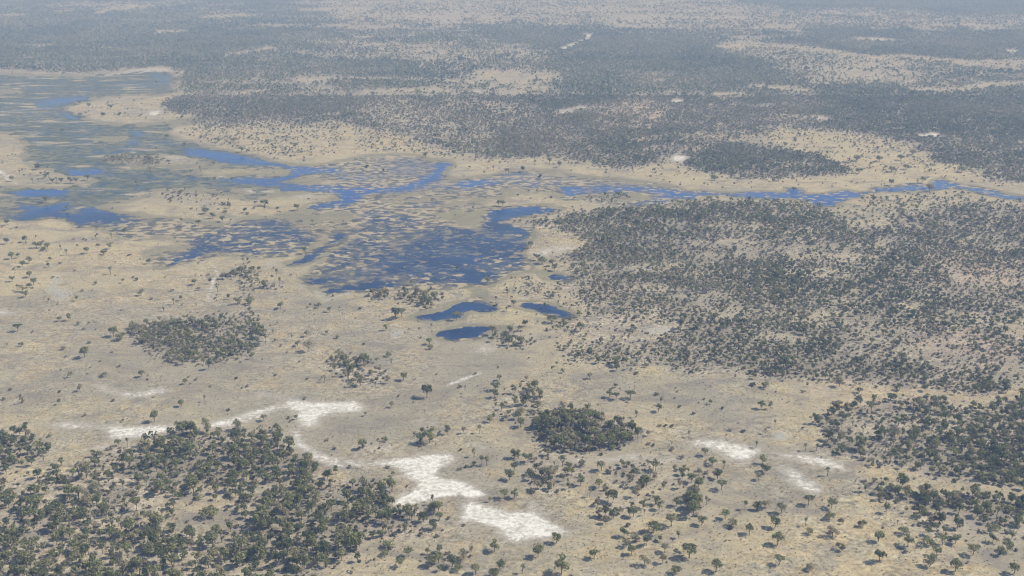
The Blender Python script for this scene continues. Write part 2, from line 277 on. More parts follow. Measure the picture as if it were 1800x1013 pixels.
# ---- woodland cover (0..1)
COVER = canvas(.012)
WOODS = [
    # far bushveld
    ([(-300, -60), (2100, -60), (2100, 318), (1800, 320), (1745, 320), (1720, 300), (1640, 285), (1630, 265), (1570, 250), (1500, 235), (1440, 228), (1360, 228), (1340, 240), (1300, 232), (1290, 250), (1200, 265), (1190, 275), (1140, 290), (1100, 298), (1050, 290), (990, 280), (960, 270), (900, 275), (850, 278), (780, 262), (740, 245), (700, 235), (640, 225), (600, 215), (540, 215), (520, 235), (440, 240), (360, 235), (350, 220), (345, 205), (300, 195), (290, 180), (330, 165), (312, 150), (316, 125), (270, 117), (190, 128), (130, 130), (60, 126), (0, 120), (-300, 120)], .78, 9, 4),
    ([(700, -60), (1250, -60), (1390, 30), (1400, 55), (1100, 52), (850, 45), (600, 40), (560, 10)], .42, 16, 5),
    ([(-300, -60), (500, -60), (420, 8), (200, 12), (-300, 25)], .72, 16, 5),
    ([(-300, 20), (300, 18), (480, 60), (430, 130), (330, 150), (320, 120), (130, 128), (-300, 118)], .95, 16, 5),
    ([(150, 15), (230, 8), (320, 14), (250, 20)], .45, 8, 3),
    ([(600, 40), (850, 50), (980, 75), (960, 150), (900, 175), (760, 165), (600, 110), (520, 70)], .6, 20, 6),
    ([(580, 105), (700, 108), (830, 140), (720, 148), (600, 140)], .97, 12, 4),
    ([(840, 55), (1000, 52), (1180, 60), (1260, 85), (1180, 130), (1000, 95), (870, 68)], .93, 14, 5),
    ([(850, 125), (960, 120), (1000, 138), (960, 160), (860, 142)], .4, 10, 4),
    ([(1250, -60), (2100, -60), (2100, 26), (1800, 22), (1560, 15), (1300, 6)], .97, 12, 4),
    ([(1200, 8), (1420, 20), (1800, 28), (2100, 34), (2100, 52), (1700, 50), (1430, 46), (1400, 56), (1200, 56)], .5, 10, 4),
    ([(1400, 54), (2100, 54), (2100, 105), (1650, 100), (1450, 85)], .93, 12, 4),
    ([(1255, 78), (1330, 74), (1440, 85), (1530, 100), (1600, 98), (1660, 106), (2100, 104), (2100, 118), (1660, 114), (1590, 120), (1610, 150), (1540, 158), (1440, 155), (1400, 130), (1340, 105), (1270, 92)], .45, 10, 4),
    ([(1180, 100), (1330, 108), (1420, 150), (1350, 175), (1200, 165)], .9, 14, 5),
    ([(1400, 155), (2100, 140), (2100, 246), (1800, 244), (1600, 212), (1500, 185)], .98, 14, 5),
    ([(1600, 152), (1700, 155), (1740, 145), (2100, 144), (2100, 150), (1740, 151), (1700, 161), (1600, 158)], .4, 6, 2),
    ([(650, 170), (760, 160), (940, 190), (960, 230), (900, 262), (800, 262), (700, 232), (620, 205)], .48, 14, 6),
    ([(950, 140), (1180, 150), (1160, 180), (1000, 185)], .95, 12, 5),
    ([(1040, 185), (1160, 170), (1170, 210), (1060, 225)], .5, 12, 5),
    ([(900, 215), (1000, 215), (1060, 235), (960, 272), (880, 278), (840, 272)], .82, 8, 4),
    ([(310, 190), (500, 180), (560, 212), (470, 228), (380, 222)], .7, 10, 5),
    # riverside belt and the yellow clearing
    ([(1196, 272), (1290, 248), (1390, 262), (1470, 278), (1476, 294), (1504, 304), (1420, 312), (1310, 319), (1240, 305), (1196, 292)], .88, 7, 3),
    ([(1350, 284), (1440, 289), (1430, 296), (1350, 294)], .3, 8, 3),
    ([(1200, 296), (1320, 320), (1500, 308), (1720, 322), (1660, 330), (1100, 318), (1050, 300)], .035, 8, 4),
    ([(1345, 240), (1370, 229), (1440, 229), (1505, 238), (1570, 254), (1630, 285), (1725, 318), (1640, 312), (1500, 304), (1478, 285), (1390, 262)], .07, 6, 3),
    ([(1480, 230), (1560, 245), (1600, 260), (1560, 262), (1490, 245)], .2, 8, 4),
    # big wood south of the river
    ([(888, 389), (930, 384), (1000, 372), (1060, 366), (1200, 354), (1340, 354), (1420, 362), (1470, 372), (1500, 392), (1590, 362), (1700, 356), (2100, 368), (2100, 690), (1800, 674), (1760, 690), (1700, 692), (1640, 682), (1560, 671), (1480, 666), (1400, 660), (1330, 662), (1200, 655), (1160, 642), (1080, 642), (1000, 632), (978, 614), (1040, 603), (1060, 585), (1010, 565), (1045, 550), (1000, 522), (980, 497), (1000, 472), (990, 452), (1042, 430), (1022, 410), (960, 400), (900, 393)], .74, 7, 4),
    ([(1470, 368), (1530, 350), (1640, 345), (1700, 355), (1560, 375), (1570, 400), (1500, 398)], .14, 8, 4),
    ([(1540, 348), (1700, 345), (1690, 352), (1560, 356)], .3, 6, 3),
    ([(1010, 400), (1240, 380), (1260, 430), (1200, 500), (1100, 500), (1030, 480)], .88, 16, 8),
    ([(900, 482), (980, 500), (1040, 548), (1030, 570), (980, 560), (900, 520)], .26, 8, 5),
    ([(1020, 560), (1150, 540), (1220, 590), (1150, 610), (1050, 600)], .45, 10, 5),
    ([(1200, 560), (1400, 580), (1600, 640), (1650, 680), (1300, 655), (1160, 630)], .9, 18, 8),
    ([(1300, 398), (1370, 391), (1364, 399), (1310, 404)], .25, 7, 3),
    ([(1390, 396), (1436, 402), (1430, 408), (1392, 402)], .25, 7, 3),
    ([(1370, 445), (1480, 446), (1560, 450), (1540, 458), (1380, 456)], .28, 9, 3),
    ([(1500, 425), (1560, 428), (1550, 442), (1510, 440)], .4, 9, 4),
    ([(1200, 478), (1290, 478), (1270, 488), (1200, 486)], .3, 9, 3),
    ([(1500, 508), (1518, 508), (1516, 518), (1500, 518)], .1, 4, 2),
    ([(1560, 530), (1620, 530), (1625, 548), (1570, 545)], .28, 9, 4),
    ([(1680, 478), (1770, 490), (1765, 508), (1690, 498)], .35, 12, 5),
    ([(1250, 540), (1380, 545), (1370, 560), (1260, 555)], .4, 12, 4),
    ([(1400, 553), (1440, 548), (1470, 545), (1450, 562), (1405, 565)], .22, 8, 3),
    ([(1660, 570), (1760, 600), (1760, 625), (1680, 600)], .35, 12, 5),
    ([(1755, 563), (2100, 560), (2100, 610), (1780, 596)], .18, 8, 4),
    ([(1600, 600), (1680, 605), (1670, 622), (1610, 615)], .4, 10, 4),
    # islands and groves
    ([(172, 276), (225, 272), (286, 279), (284, 291), (225, 290), (185, 287)], .85, 4, 2),
    ([(268, 340), (310, 330), (345, 340), (385, 345), (408, 358), (400, 370), (345, 366), (290, 352)], .3, 5, 3),
    ([(1032, 346), (1070, 340), (1112, 342), (1108, 356), (1056, 358)], .65, 5, 2),
    ([(385, 484), (432, 474), (452, 478), (450, 500), (442, 530), (428, 530), (432, 500)], .55, 4, 3),
    ([(450, 494), (495, 498), (490, 508), (450, 508)], .5, 4, 3),
    ([(650, 516), (690, 510), (690, 524), (655, 528)], .9, 3, 2),
    ([(692, 512), (775, 514), (785, 530), (755, 545), (710, 532)], .36, 5, 3),
    ([(540, 536), (612, 546), (606, 554), (545, 548)], .25, 5, 3),
    ([(365, 508), (392, 512), (388, 530), (370, 528)], .5, 4, 3),
    ([(855, 590), (905, 578), (960, 596), (925, 616), (870, 612)], .45, 5, 3),
    ([(955, 564), (1025, 560), (1060, 580), (1000, 596), (960, 580)], .34, 6, 4),
    ([(240, 578), (300, 562), (390, 552), (452, 556), (466, 600), (445, 626), (390, 640), (330, 638), (270, 625), (236, 605)], .82, 6, 4),
    ([(300, 575), (390, 575), (390, 600), (310, 600)], .55, 10, 6),
    ([(585, 640), (630, 628), (690, 645), (685, 665), (650, 684), (600, 676)], .5, 5, 3),
    ([(585, 628), (640, 626), (630, 640), (590, 642)], .4, 4, 3),
    ([(866, 700), (905, 676), (968, 678), (965, 715), (925, 745), (872, 742)], .25, 6, 4),
    ([(942, 752), (960, 735), (1000, 728), (1046, 724), (1062, 742), (1100, 748), (1140, 756), (1125, 775), (1066, 796), (1010, 798), (958, 788)], 1.15, 5, 3),
    ([(612, 782), (690, 774), (696, 792), (622, 800)], .45, 5, 3),
    ([(722, 762), (780, 758), (786, 776), (730, 784)], .42, 5, 3),
    ([(926, 808), (960, 796), (1030, 806), (1034, 842), (1010, 862), (960, 868), (924, 846)], .62, 5, 4),
    ([(1086, 818), (1120, 808), (1148, 818), (1160, 850), (1130, 862), (1080, 852), (1062, 838)], .8, 5, 4),
    ([(1150, 816), (1230, 830), (1228, 855), (1170, 860)], .4, 5, 4),
    ([(1040, 860), (1130, 866), (1200, 880), (1190, 905), (1100, 920), (1080, 935), (1044, 900)], .4, 8, 5),
    ([(1200, 868), (1245, 876), (1252, 908), (1215, 915), (1198, 896)], .6, 5, 4),
    ([(1080, 930), (1200, 920), (1190, 985), (1100, 985)], .14, 8, 5),
    ([(740, 975), (800, 970), (815, 998), (760, 1004), (735, 992)], .5, 5, 4),
    # wood at the lower left
    ([(-300, 760), (0, 765), (42, 754), (66, 790), (104, 784), (60, 818), (0, 832), (-300, 845)], .62, 6, 4),
    ([(150, 806), (220, 790), (270, 778), (320, 758), (420, 752), (500, 756), (508, 784), (545, 812), (566, 832), (600, 850), (640, 846), (682, 852), (690, 884), (735, 905), (765, 880), (776, 908), (720, 946), (660, 962), (630, 985), (560, 1013), (560, 1140), (-300, 1140), (-300, 862), (0, 856), (60, 838), (130, 830)], .66, 7, 5),
    ([(430, 860), (600, 850), (680, 860), (680, 900), (620, 940), (560, 950), (460, 930)], .85, 12, 7),
    ([(210, 800), (330, 780), (480, 790), (540, 840), (400, 850), (250, 850)], .85, 14, 8),
    ([(240, 875), (380, 870), (450, 910), (430, 950), (280, 940)], .2, 14, 8),
    ([(20, 840), (130, 845), (150, 890), (60, 900)], .4, 10, 6),
    ([(0, 930), (200, 930), (200, 985), (0, 985)], .55, 14, 8),
    ([(640, 940), (720, 935), (700, 1000), (620, 1010)], .24, 10, 6),
    # woods at the lower right
    ([(1428, 734), (1480, 716), (1560, 700), (1650, 698), (1700, 722), (1742, 715), (1800, 700), (2100, 700), (2100, 880), (1800, 860), (1720, 850), (1640, 842), (1600, 826), (1560, 820), (1500, 808), (1438, 800), (1445, 770)], .84, 6, 4),
    ([(1640, 735), (1700, 740), (1690, 770), (1640, 765)], .45, 10, 6),
    ([(1480, 745), (1530, 740), (1540, 770), (1490, 775)], .55, 10, 6),
    ([(1508, 852), (1560, 856), (1610, 866), (1680, 866), (1800, 882), (2100, 890), (2100, 925), (1800, 912), (1700, 908), (1600, 892), (1520, 872)], .92, 5, 3),
    ([(1545, 885), (1700, 908), (1760, 940), (1650, 960), (1585, 925)], .36, 8, 5),
    ([(1700, 910), (2100, 915), (2100, 960), (1750, 950)], .3, 8, 5),
]
for poly, v, sx, sy in WOODS:
    paint(COVER, poly, v, sx, sy)
STREAKS = [
    ([(165, 24), (215, 11), (246, 9), (216, 16), (170, 27)], .12), ([(90, 20), (130, 18), (130, 22), (95, 23)], .2), ([(0, 79), (120, 78), (250, 90), (250, 93), (120, 81), (0, 82)], .18),
    ([(390, 96), (430, 91), (475, 84), (478, 87), (432, 95), (392, 99)], .15), ([(525, 138), (640, 136), (760, 138), (850, 143), (850, 147), (760, 142), (640, 140), (525, 142)], .15),
    ([(842, 127), (880, 124), (884, 130), (852, 140), (840, 141)], .04), ([(890, 126), (925, 126), (920, 131), (892, 131)], .08), ([(935, 135), (968, 129), (965, 137), (940, 141)], .1),
    ([(1254, 80), (1290, 74), (1340, 77), (1440, 86), (1530, 100), (1528, 104), (1440, 91), (1340, 84), (1256, 84)], .12), ([(1528, 101), (1590, 97), (1640, 102), (1700, 109), (2100, 106), (2100, 112), (1700, 114), (1640, 107), (1590, 102), (1530, 106)], .08),
    ([(1600, 157), (1660, 159), (1700, 156), (1740, 147), (2100, 146), (2100, 150), (1742, 151), (1702, 160), (1660, 163), (1600, 161)], .08), ([(1060, 192), (1100, 187), (1180, 188), (1180, 191), (1100, 191), (1062, 196)], .15),
    ([(1140, 210), (1168, 192), (1192, 188), (1190, 192), (1170, 197), (1146, 213)], .15), ([(1350, 202), (1410, 203), (1465, 210), (1466, 213), (1410, 207), (1350, 205)], .08),
    ([(1190, 240), (1250, 233), (1290, 240), (1255, 246), (1195, 247)], .3), ([(1110, 245), (1160, 238), (1165, 246), (1120, 252)], .3), ([(620, 195), (700, 190), (705, 196), (625, 201)], .25),
    ([(640, 160), (720, 156), (790, 158), (790, 162), (720, 161), (640, 165)], .2), ([(400, 165), (470, 158), (472, 163), (405, 170)], .3), ([(350, 30), (420, 24), (470, 28), (420, 31), (350, 35)], .3),
    ([(270, 55), (330, 52), (330, 56), (272, 59)], .2), ([(0, 26), (50, 24), (50, 28), (0, 31)], .2), ([(1500, 66), (1570, 68), (1570, 72), (1500, 71)], .2),
    ([(1320, 150), (1390, 152), (1430, 158), (1425, 163), (1360, 158), (1320, 154)], .2), ([(1240, 165), (1300, 162), (1340, 170), (1300, 176), (1245, 172)], .35),
    ([(880, 400), (960, 402), (1020, 412), (1040, 430), (990, 452), (1000, 468), (950, 462), (920, 430)], .04),
    ([(1210, 424), (1290, 420), (1330, 426), (1290, 432), (1215, 431)], .25), ([(1090, 470), (1180, 462), (1260, 470), (1180, 477), (1095, 478)], .3), ([(1330, 478), (1420, 470), (1500, 478), (1420, 485)], .35),
    ([(1080, 505), (1160, 500), (1230, 508), (1160, 515)], .35), ([(1420, 520), (1500, 530), (1560, 524), (1500, 538), (1430, 532)], .3), ([(1300, 590), (1380, 585), (1450, 592), (1380, 600)], .4),
    ([(1640, 545), (1740, 556), (1760, 566), (1660, 558)], .3), ([(1500, 575), (1590, 580), (1640, 590), (1580, 594), (1510, 586)], .35), ([(1690, 640), (1740, 636), (1745, 655), (1700, 660)], .3),
]
for poly, v in STREAKS:
    paint(COVER, poly, v, 3.5 if poly[0][1] < 330 else 8, 1.2 if poly[0][1] < 330 else 3)
paint(COVER, [(330, 222), (470, 215), (600, 222), (580, 270), (470, 275), (370, 255)], .17, 10, 5)
paint(COVER, [(600, 222), (700, 240), (850, 284), (780, 275), (640, 265)], .13, 10, 5)
SIZE = canvas(1.0)
paint(SIZE, [(888, 389), (930, 384), (1060, 366), (1340, 354), (1470, 340), (2100, 330), (2100, 685), (1800, 690), (1640, 690), (1400, 668), (1160, 650), (1000, 640), (960, 600), (900, 560), (880, 480), (960, 450)], .60, 10, 6)
paint(SIZE, [(230, 570), (400, 545), (470, 560), (470, 620), (380, 645), (240, 630)], .68, 6, 4)
paint(SIZE, [(1420, 730), (1650, 690), (2100, 690), (2100, 880), (1640, 850), (1430, 810)], .84, 8, 5)
# tint of the far ground: pinkish dry grass
PINK = canvas()  # faint
for poly, v in [([(1040, 180), (1170, 165), (1180, 215), (1060, 228)], .8), ([(1380, 60), (1800, 80), (1800, 105), (1560, 95)], .5),
                ([(1600, 430), (1800, 460), (1800, 520), (1640, 500)], .9), ([(1600, 560), (1790, 600), (1790, 650), (1640, 630)], .7),
                ([(1380, 640), (1800, 690), (1800, 720), (1450, 720)], .35)]:
    PINK[:] = np.maximum(PINK, blur(raster(poly), 30, 10) * v)

# ------------------------------------------------------------------ node helpers
def material(name):
    m = bpy.data.materials.new(name)
    m.use_nodes = True
    nt = m.node_tree
    nt.nodes.clear()
    return m, nt

class NB:
    def __init__(s, nt):
        s.nt = nt
    def n(s, typ, **kw):
        x = s.nt.nodes.new(typ)
        for k, v in kw.items():
            setattr(x, k, v)
        return x
    def put(s, sock, v):
        if hasattr(v, 'is_linked') or hasattr(v, 'links'):
            s.nt.links.new(v, sock)
        else:
            if sock.type == 'RGBA' and len(v) == 3:
                v = (*v, 1)
            sock.default_value = v
    def math(s, op, a, b=0.0, clamp=False):
        x = s.n('ShaderNodeMath', operation=op, use_clamp=clamp)
        s.put(x.inputs[0], a)
        s.put(x.inputs[1], b)
        return x.outputs[0]
    def mix(s, f, a, b):
        x = s.n('ShaderNodeMix', data_type='RGBA')
        s.put(x.inputs[0], f)
        s.put(x.inputs[6], a)
        s.put(x.inputs[7], b)
        return x.outputs[2]
    def ramp(s, v, lo, hi):
        x = s.n('ShaderNodeMapRange', interpolation_type='SMOOTHSTEP')
        s.put(x.inputs[0], v)
        s.put(x.inputs[1], lo)
        s.put(x.inputs[2], hi)
        return x.outputs[0]
    def attr(s, name):
        return s.n('ShaderNodeAttribute', attribute_name=name).outputs
    def pos(s, sx=1.0, sy=1.0):
        g = s.n('ShaderNodeNewGeometry').outputs['Position']
        m = s.n('ShaderNodeMapping')
        m.inputs['Scale'].default_value = (sx, sy, 1)
        s.nt.links.new(g, m.inputs[0])
        return m.outputs[0]
    def noise(s, vec, size, detail=3, rough=.55, dist=0.0):
        x = s.n('ShaderNodeTexNoise')
        s.nt.links.new(vec, x.inputs['Vector'])
        x.inputs['Scale'].default_value = 1.0 / size
        x.inputs['Detail'].default_value = detail
        x.inputs['Roughness'].default_value = rough
        x.inputs['Distortion'].default_value = dist
        return x.outputs[0]
    def out(s, sh):
        o = s.n('ShaderNodeOutputMaterial')
        s.nt.links.new(sh, o.inputs[0])

# ---- ground: straw grass, grey trampled grass, litter under trees, white clay
ground_mat, nt = material('dry_floodplain_ground')
b = NB(nt)
P = b.pos()
mapA, mapB = b.attr('zone'), b.attr('zone_b')
sep = b.n('ShaderNodeSeparateColor'); nt.links.new(mapA[0], sep.inputs[0])
sepB = b.n('ShaderNodeSeparateColor'); nt.links.new(mapB[0], sepB.inputs[0])
sand_a, cover_a, tone_a = sep.outputs
mud_a, shore_a, pink_a = sepB.outputs
n_big = b.noise(P, 85, 6, .62, .5)
n_mid = b.noise(P, 17, 5, .66, .9)
n_sw = b.noise(b.pos(.7, 1.0), 6.5, 4, .62, 1.6)
n_fine = b.noise(P, 2.2, 4, .72, .5)
n_tuft = b.noise(P, 1.0, 2, .7)
n_rough = b.noise(P, 130, 3, .6, .3)
amp = b.math('ADD', .35, b.math('MULTIPLY', b.ramp(n_rough, .38, .62), .9))
grain = b.math('MULTIPLY', b.math('SUBTRACT', b.math('ADD', b.math('MULTIPLY', n_fine, .55), b.math('MULTIPLY', n_sw, .6)), .575), amp)
tone = b.math('ADD', tone_a, b.math('MULTIPLY', b.math('SUBTRACT', n_big, .5), 2.6))
tone = b.math('ADD', tone, b.math('MULTIPLY', b.math('SUBTRACT', n_mid, .5), 1.5))
tone = b.math('ADD', tone, b.math('MULTIPLY', grain, 1.6))
gv = b.math('ADD', .46, b.math('MULTIPLY', grain, 3.8), True)
straw = b.mix(gv, (.300, .257, .158), (.585, .508, .345))
grey = b.mix(gv, (.185, .170, .132), (.465, .422, .325))
col = b.mix(b.ramp(tone, -.42, .70), grey, straw)
warm = b.math('MULTIPLY', b.ramp(b.math('ADD', n_mid, b.math('MULTIPLY', n_rough, .6)), .78, .98), .32)
col = b.mix(warm, col, (.50, .375, .20))
litter = b.mix(gv, (.18, .162, .13), (.60, .54, .44))
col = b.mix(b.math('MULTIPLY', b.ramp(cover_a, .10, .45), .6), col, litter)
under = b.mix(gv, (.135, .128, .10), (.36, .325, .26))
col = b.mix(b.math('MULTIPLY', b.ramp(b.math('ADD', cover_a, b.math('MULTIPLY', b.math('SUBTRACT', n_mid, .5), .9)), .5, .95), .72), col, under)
col = b.mix(b.math('MULTIPLY', pink_a, .3), col, (.54, .38, .30))
# grey trampled and burnt patches
burn = b.ramp(b.math('ADD', b.noise(b.pos(.55, 1.0), 24, 4, .7, .7), b.math('MULTIPLY', n_sw, .35)), .66, .86)
col = b.mix(b.math('MULTIPLY', burn, .78), col, (.215, .195, .17))
# sparse darker tufts
tufts = b.ramp(b.math('ADD', n_tuft, b.math('MULTIPLY', n_mid, .6)), .90, 1.05)
col = b.mix(b.math('MULTIPLY', tufts, .7), col, (.14, .125, .085))
# pale scuffed clay showing through the grass
scuff = b.ramp(b.math('ADD', b.math('MULTIPLY', n_big, .7), b.math('ADD', b.math('MULTIPLY', n_mid, .5), b.math('MULTIPLY', n_fine, .35))), .93, 1.08)
col = b.mix(b.math('MULTIPLY', scuff, .6), col, (.66, .61, .53))
# damp shore: darker grass beside water
col = b.mix(b.math('MULTIPLY', b.ramp(b.math('ADD', shore_a, b.math('MULTIPLY', b.math('SUBTRACT', n_mid, .5), 1.5)), .10, .85), .72), col, (.20, .19, .13))
# clay pans with broken edges
sv = b.math('ADD', sand_a, b.math('MULTIPLY', b.math('SUBTRACT', n_mid, .5), 1.1))
sv = b.math('ADD', sv, b.math('MULTIPLY', b.math('SUBTRACT', n_sw, .5), 1.1))
sv = b.math('ADD', sv, b.math('MULTIPLY', b.math('SUBTRACT', n_fine, .5), .9))
sandc = b.mix(b.ramp(b.math('ADD', b.math('MULTIPLY', n_fine, .5), b.math('MULTIPLY', n_sw, .5)), .38, .6), (.44, .425, .38), (.76, .745, .70))
fringe = b.mix(b.math('MULTIPLY', b.ramp(sv, .0, .6), .75), col, (.40, .37, .325))
col = b.mix(b.ramp(sand_a, .02, .15), col, fringe)
col = b.mix(b.ramp(sv, .38, 1.08), col, sandc)
rim = b.math('MULTIPLY', b.ramp(mud_a, .08, .25), b.math('SUBTRACT', 1.0, b.ramp(mud_a, .35, .55)))
col = b.mix(b.math('MULTIPLY', rim, .22), col, (.62, .57, .49))
col = b.mix(b.math('MULTIPLY', b.ramp(b.math('ADD', mud_a, b.math('MULTIPLY', b.math('SUBTRACT', n_sw, .5), 1.3)), .25, .9), .6), col, (.40, .405, .38))
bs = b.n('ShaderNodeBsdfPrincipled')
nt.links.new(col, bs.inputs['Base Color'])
bs.inputs['Roughness'].default_value = .95
bs.inputs['Specular IOR Level'].default_value = .1
bump = b.n('ShaderNodeBump')
bump.inputs['Strength'].default_value = .35
bump.inputs['Distance'].default_value = .5
nt.links.new(b.math('ADD', n_fine, b.math('MULTIPLY', n_sw, .8)), bump.inputs['Height'])
nt.links.new(bump.outputs[0], bs.inputs['Normal'])
b.out(bs.outputs[0])

# ---- water with emergent weed
water_mat, nt = material('delta_water')
b = NB(nt)
P = b.pos(.75, 1.0)
za = b.attr('zone')
sep = b.n('ShaderNodeSeparateColor'); nt.links.new(za[0], sep.inputs[0])
reed_a, shallow_a, west_a = sep.outputs
m_fine = b.noise(P, 3.2, 4, .7)
m_mid = b.noise(P, 13, 4, .65, .5)
m_big = b.noise(P, 60, 4, .6, .5)
m_spk = b.noise(b.pos(.8, 1.0), 8.5, 3, .55, .3)
fr = b.math('SUBTRACT', 1.0, b.ramp(shallow_a, .35, .98))
rv = b.math('ADD', reed_a, b.math('MULTIPLY', fr, .40))
rv = b.math('ADD', rv, b.math('MULTIPLY', b.math('SUBTRACT', m_fine, .5), 1.0))
rv = b.math('ADD', rv, b.math('MULTIPLY', b.math('SUBTRACT', m_mid, .5), .75))
rv = b.math('ADD', rv, b.math('MULTIPLY', b.math('SUBTRACT', m_big, .5), .9))
reedf = b.ramp(rv, .30, .78)
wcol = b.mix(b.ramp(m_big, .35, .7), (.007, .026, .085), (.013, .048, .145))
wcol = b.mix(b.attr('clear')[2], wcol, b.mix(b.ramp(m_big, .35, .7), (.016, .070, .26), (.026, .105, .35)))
green = b.mix(b.ramp(m_mid, .35, .65), (.060, .080, .052), (.135, .145, .082))
brown = b.mix(b.ramp(m_mid, .35, .65), (.095, .096, .078), (.19, .178, .13))
veg = b.mix(west_a, brown, green)
islet = b.ramp(b.math('ADD', m_spk, b.math('MULTIPLY', reed_a, .18)), .585, .69)
patchy = b.math('ADD', .6, b.ramp(b.noise(P, 120, 3, .6), .42, .62))
keep = b.math('MULTIPLY', b.math('SUBTRACT', 1.0, b.math('MULTIPLY', west_a, .8)), patchy, True)
islet = b.math('MULTIPLY', islet, keep)
straws = b.math('MULTIPLY', b.ramp(b.math('ADD', b.noise(b.pos(.4, 1.0), 34, 4, .62, .6), b.math('MULTIPLY', m_fine, .2)), .62, .76), b.ramp(reed_a, .55, .72))
islet = b.math('MAXIMUM', islet, straws)
veg = b.mix(b.math('MULTIPLY', islet, .88), veg, (.46, .39, .265))
reedf = b.math('MAXIMUM', reedf, b.math('MULTIPLY', islet, b.ramp(reed_a, .15, .34)))
wb = b.n('ShaderNodeBsdfPrincipled')
nt.links.new(wcol, wb.inputs['Base Color'])
wb.inputs['Specular IOR Level'].default_value = .42
wb.inputs['Roughness'].default_value = .22
wb.inputs['IOR'].default_value = 1.33
wbump = b.n('ShaderNodeBump')
wbump.inputs['Strength'].default_value = .35
wbump.inputs['Distance'].default_value = .25
nt.links.new(b.noise(P, 1.6, 3, .6), wbump.inputs['Height'])
nt.links.new(wbump.outputs[0], wb.inputs['Normal'])
vb = b.n('ShaderNodeBsdfDiffuse')
nt.links.new(veg, vb.inputs[0])
vbump = b.n('ShaderNodeBump')
vbump.inputs['Strength'].default_value = .7
vbump.inputs['Distance'].default_value = .8
nt.links.new(m_fine, vbump.inputs['Height'])
nt.links.new(vbump.outputs[0], vb.inputs['Normal'])
ms = b.n('ShaderNodeMixShader')
nt.links.new(b.math('MULTIPLY', reedf, .92), ms.inputs[0])
nt.links.new(wb.outputs[0], ms.inputs[1])
nt.links.new(vb.outputs[0], ms.inputs[2])
b.out(ms.outputs[0])

# ---- leaves and bark: per-plant tint stored on the mesh, object random on single trees
def leaf_material(name, dark, light, dry):
    m, nt = material(name)
    b = NB(nt)
    t = b.attr('tint')[2]
    oi = b.n('ShaderNodeObjectInfo').outputs['Random']
    nz = b.noise(b.pos(), 1.3, 2, .6)
    f = b.math('ADD', b.math('MULTIPLY', t, .85), b.math('MULTIPLY', oi, .15))
    c = b.mix(b.math('MULTIPLY', f, 1.9, True), dark, light)
    c = b.mix(b.ramp(f, .5, .82), c, dry)
    c = b.mix(b.math('MULTIPLY', b.ramp(nz, .35, .7), .35), c, light)
    d = b.n('ShaderNodeBsdfDiffuse')
    nt.links.new(c, d.inputs[0])
    tr = b.n('ShaderNodeBsdfTranslucent')
    nt.links.new(c, tr.inputs[0])
    ms = b.n('ShaderNodeMixShader')
    ms.inputs[0].default_value = .36
    nt.links.new(d.outputs[0], ms.inputs[1])
    nt.links.new(tr.outputs[0], ms.inputs[2])
    b.out(ms.outputs[0])
    return m
leaf_mat = leaf_material('savanna_leaves', (.100, .128, .068), (.315, .325, .165), (.43, .375, .28))
scrub_mat = leaf_material('scrub_leaves', (.12, .125, .085), (.24, .22, .17), (.40, .345, .28))
bark_mat, nt = material('grey_bark')
b = NB(nt)
d = b.n('ShaderNodeBsdfDiffuse')
nt.links.new(b.mix(b.noise(b.pos(), .4, 3), (.10, .085, .065), (.24, .205, .165)), d.inputs[0])
b.out(d.outputs[0])
grass_mat, nt = material('straw_tufts')
b = NB(nt)
d = b.n('ShaderNodeBsdfDiffuse')
nt.links.new(b.mix(b.attr('tint')[2], (.26, .215, .135), (.52, .42, .26)), d.inputs[0])
b.out(d.outputs[0])

# ------------------------------------------------------------------ mesh builders (quads only)
def mesh_from(name, V, Q, mats, mat_idx=None, attrs=None, smooth=False):
    me = bpy.data.meshes.new(name)
    nv, nq = len(V), len(Q)
    me.vertices.add(nv)
    me.vertices.foreach_set('co', np.ascontiguousarray(V, np.float32).ravel())
    me.loops.add(nq * 4)
    me.loops.foreach_set('vertex_index', np.ascontiguousarray(Q, np.int32).ravel())
    me.polygons.add(nq)
    me.polygons.foreach_set('loop_start', np.arange(0, nq * 4, 4, dtype=np.int32))
    if mat_idx is not None:
        me.polygons.foreach_set('material_index', np.ascontiguousarray(mat_idx, np.int32))
    if smooth:
        me.polygons.foreach_set('use_smooth', np.ones(nq, bool))
    for m in mats:
        me.materials.append(m)
    me.update(calc_edges=True)
    for k, a in (attrs or {}).items():
        if a.ndim == 1:
            at = me.attributes.new(k, 'FLOAT', 'POINT')
            at.data.foreach_set('value', np.ascontiguousarray(a, np.float32))
        else:
            at = me.attributes.new(k, 'FLOAT_COLOR', 'POINT')
            rgba = np.ones((nv, 4), np.float32)
            rgba[:, :3] = a
            at.data.foreach_set('color', rgba.ravel())
    return me

def link(name, me, parent=None):
    o = bpy.data.objects.new(name, me)
    COL.objects.link(o)
    if parent is not None:
        o.parent = parent
    return o

def submesh(V, Q, mask, attrs):
    q = Q[mask]
    used = np.unique(q)
    remap = np.full(len(V), -1, np.int64)
    remap[used] = np.arange(len(used))
    return V[used], remap[q], {k: a[used] for k, a in attrs.items()}

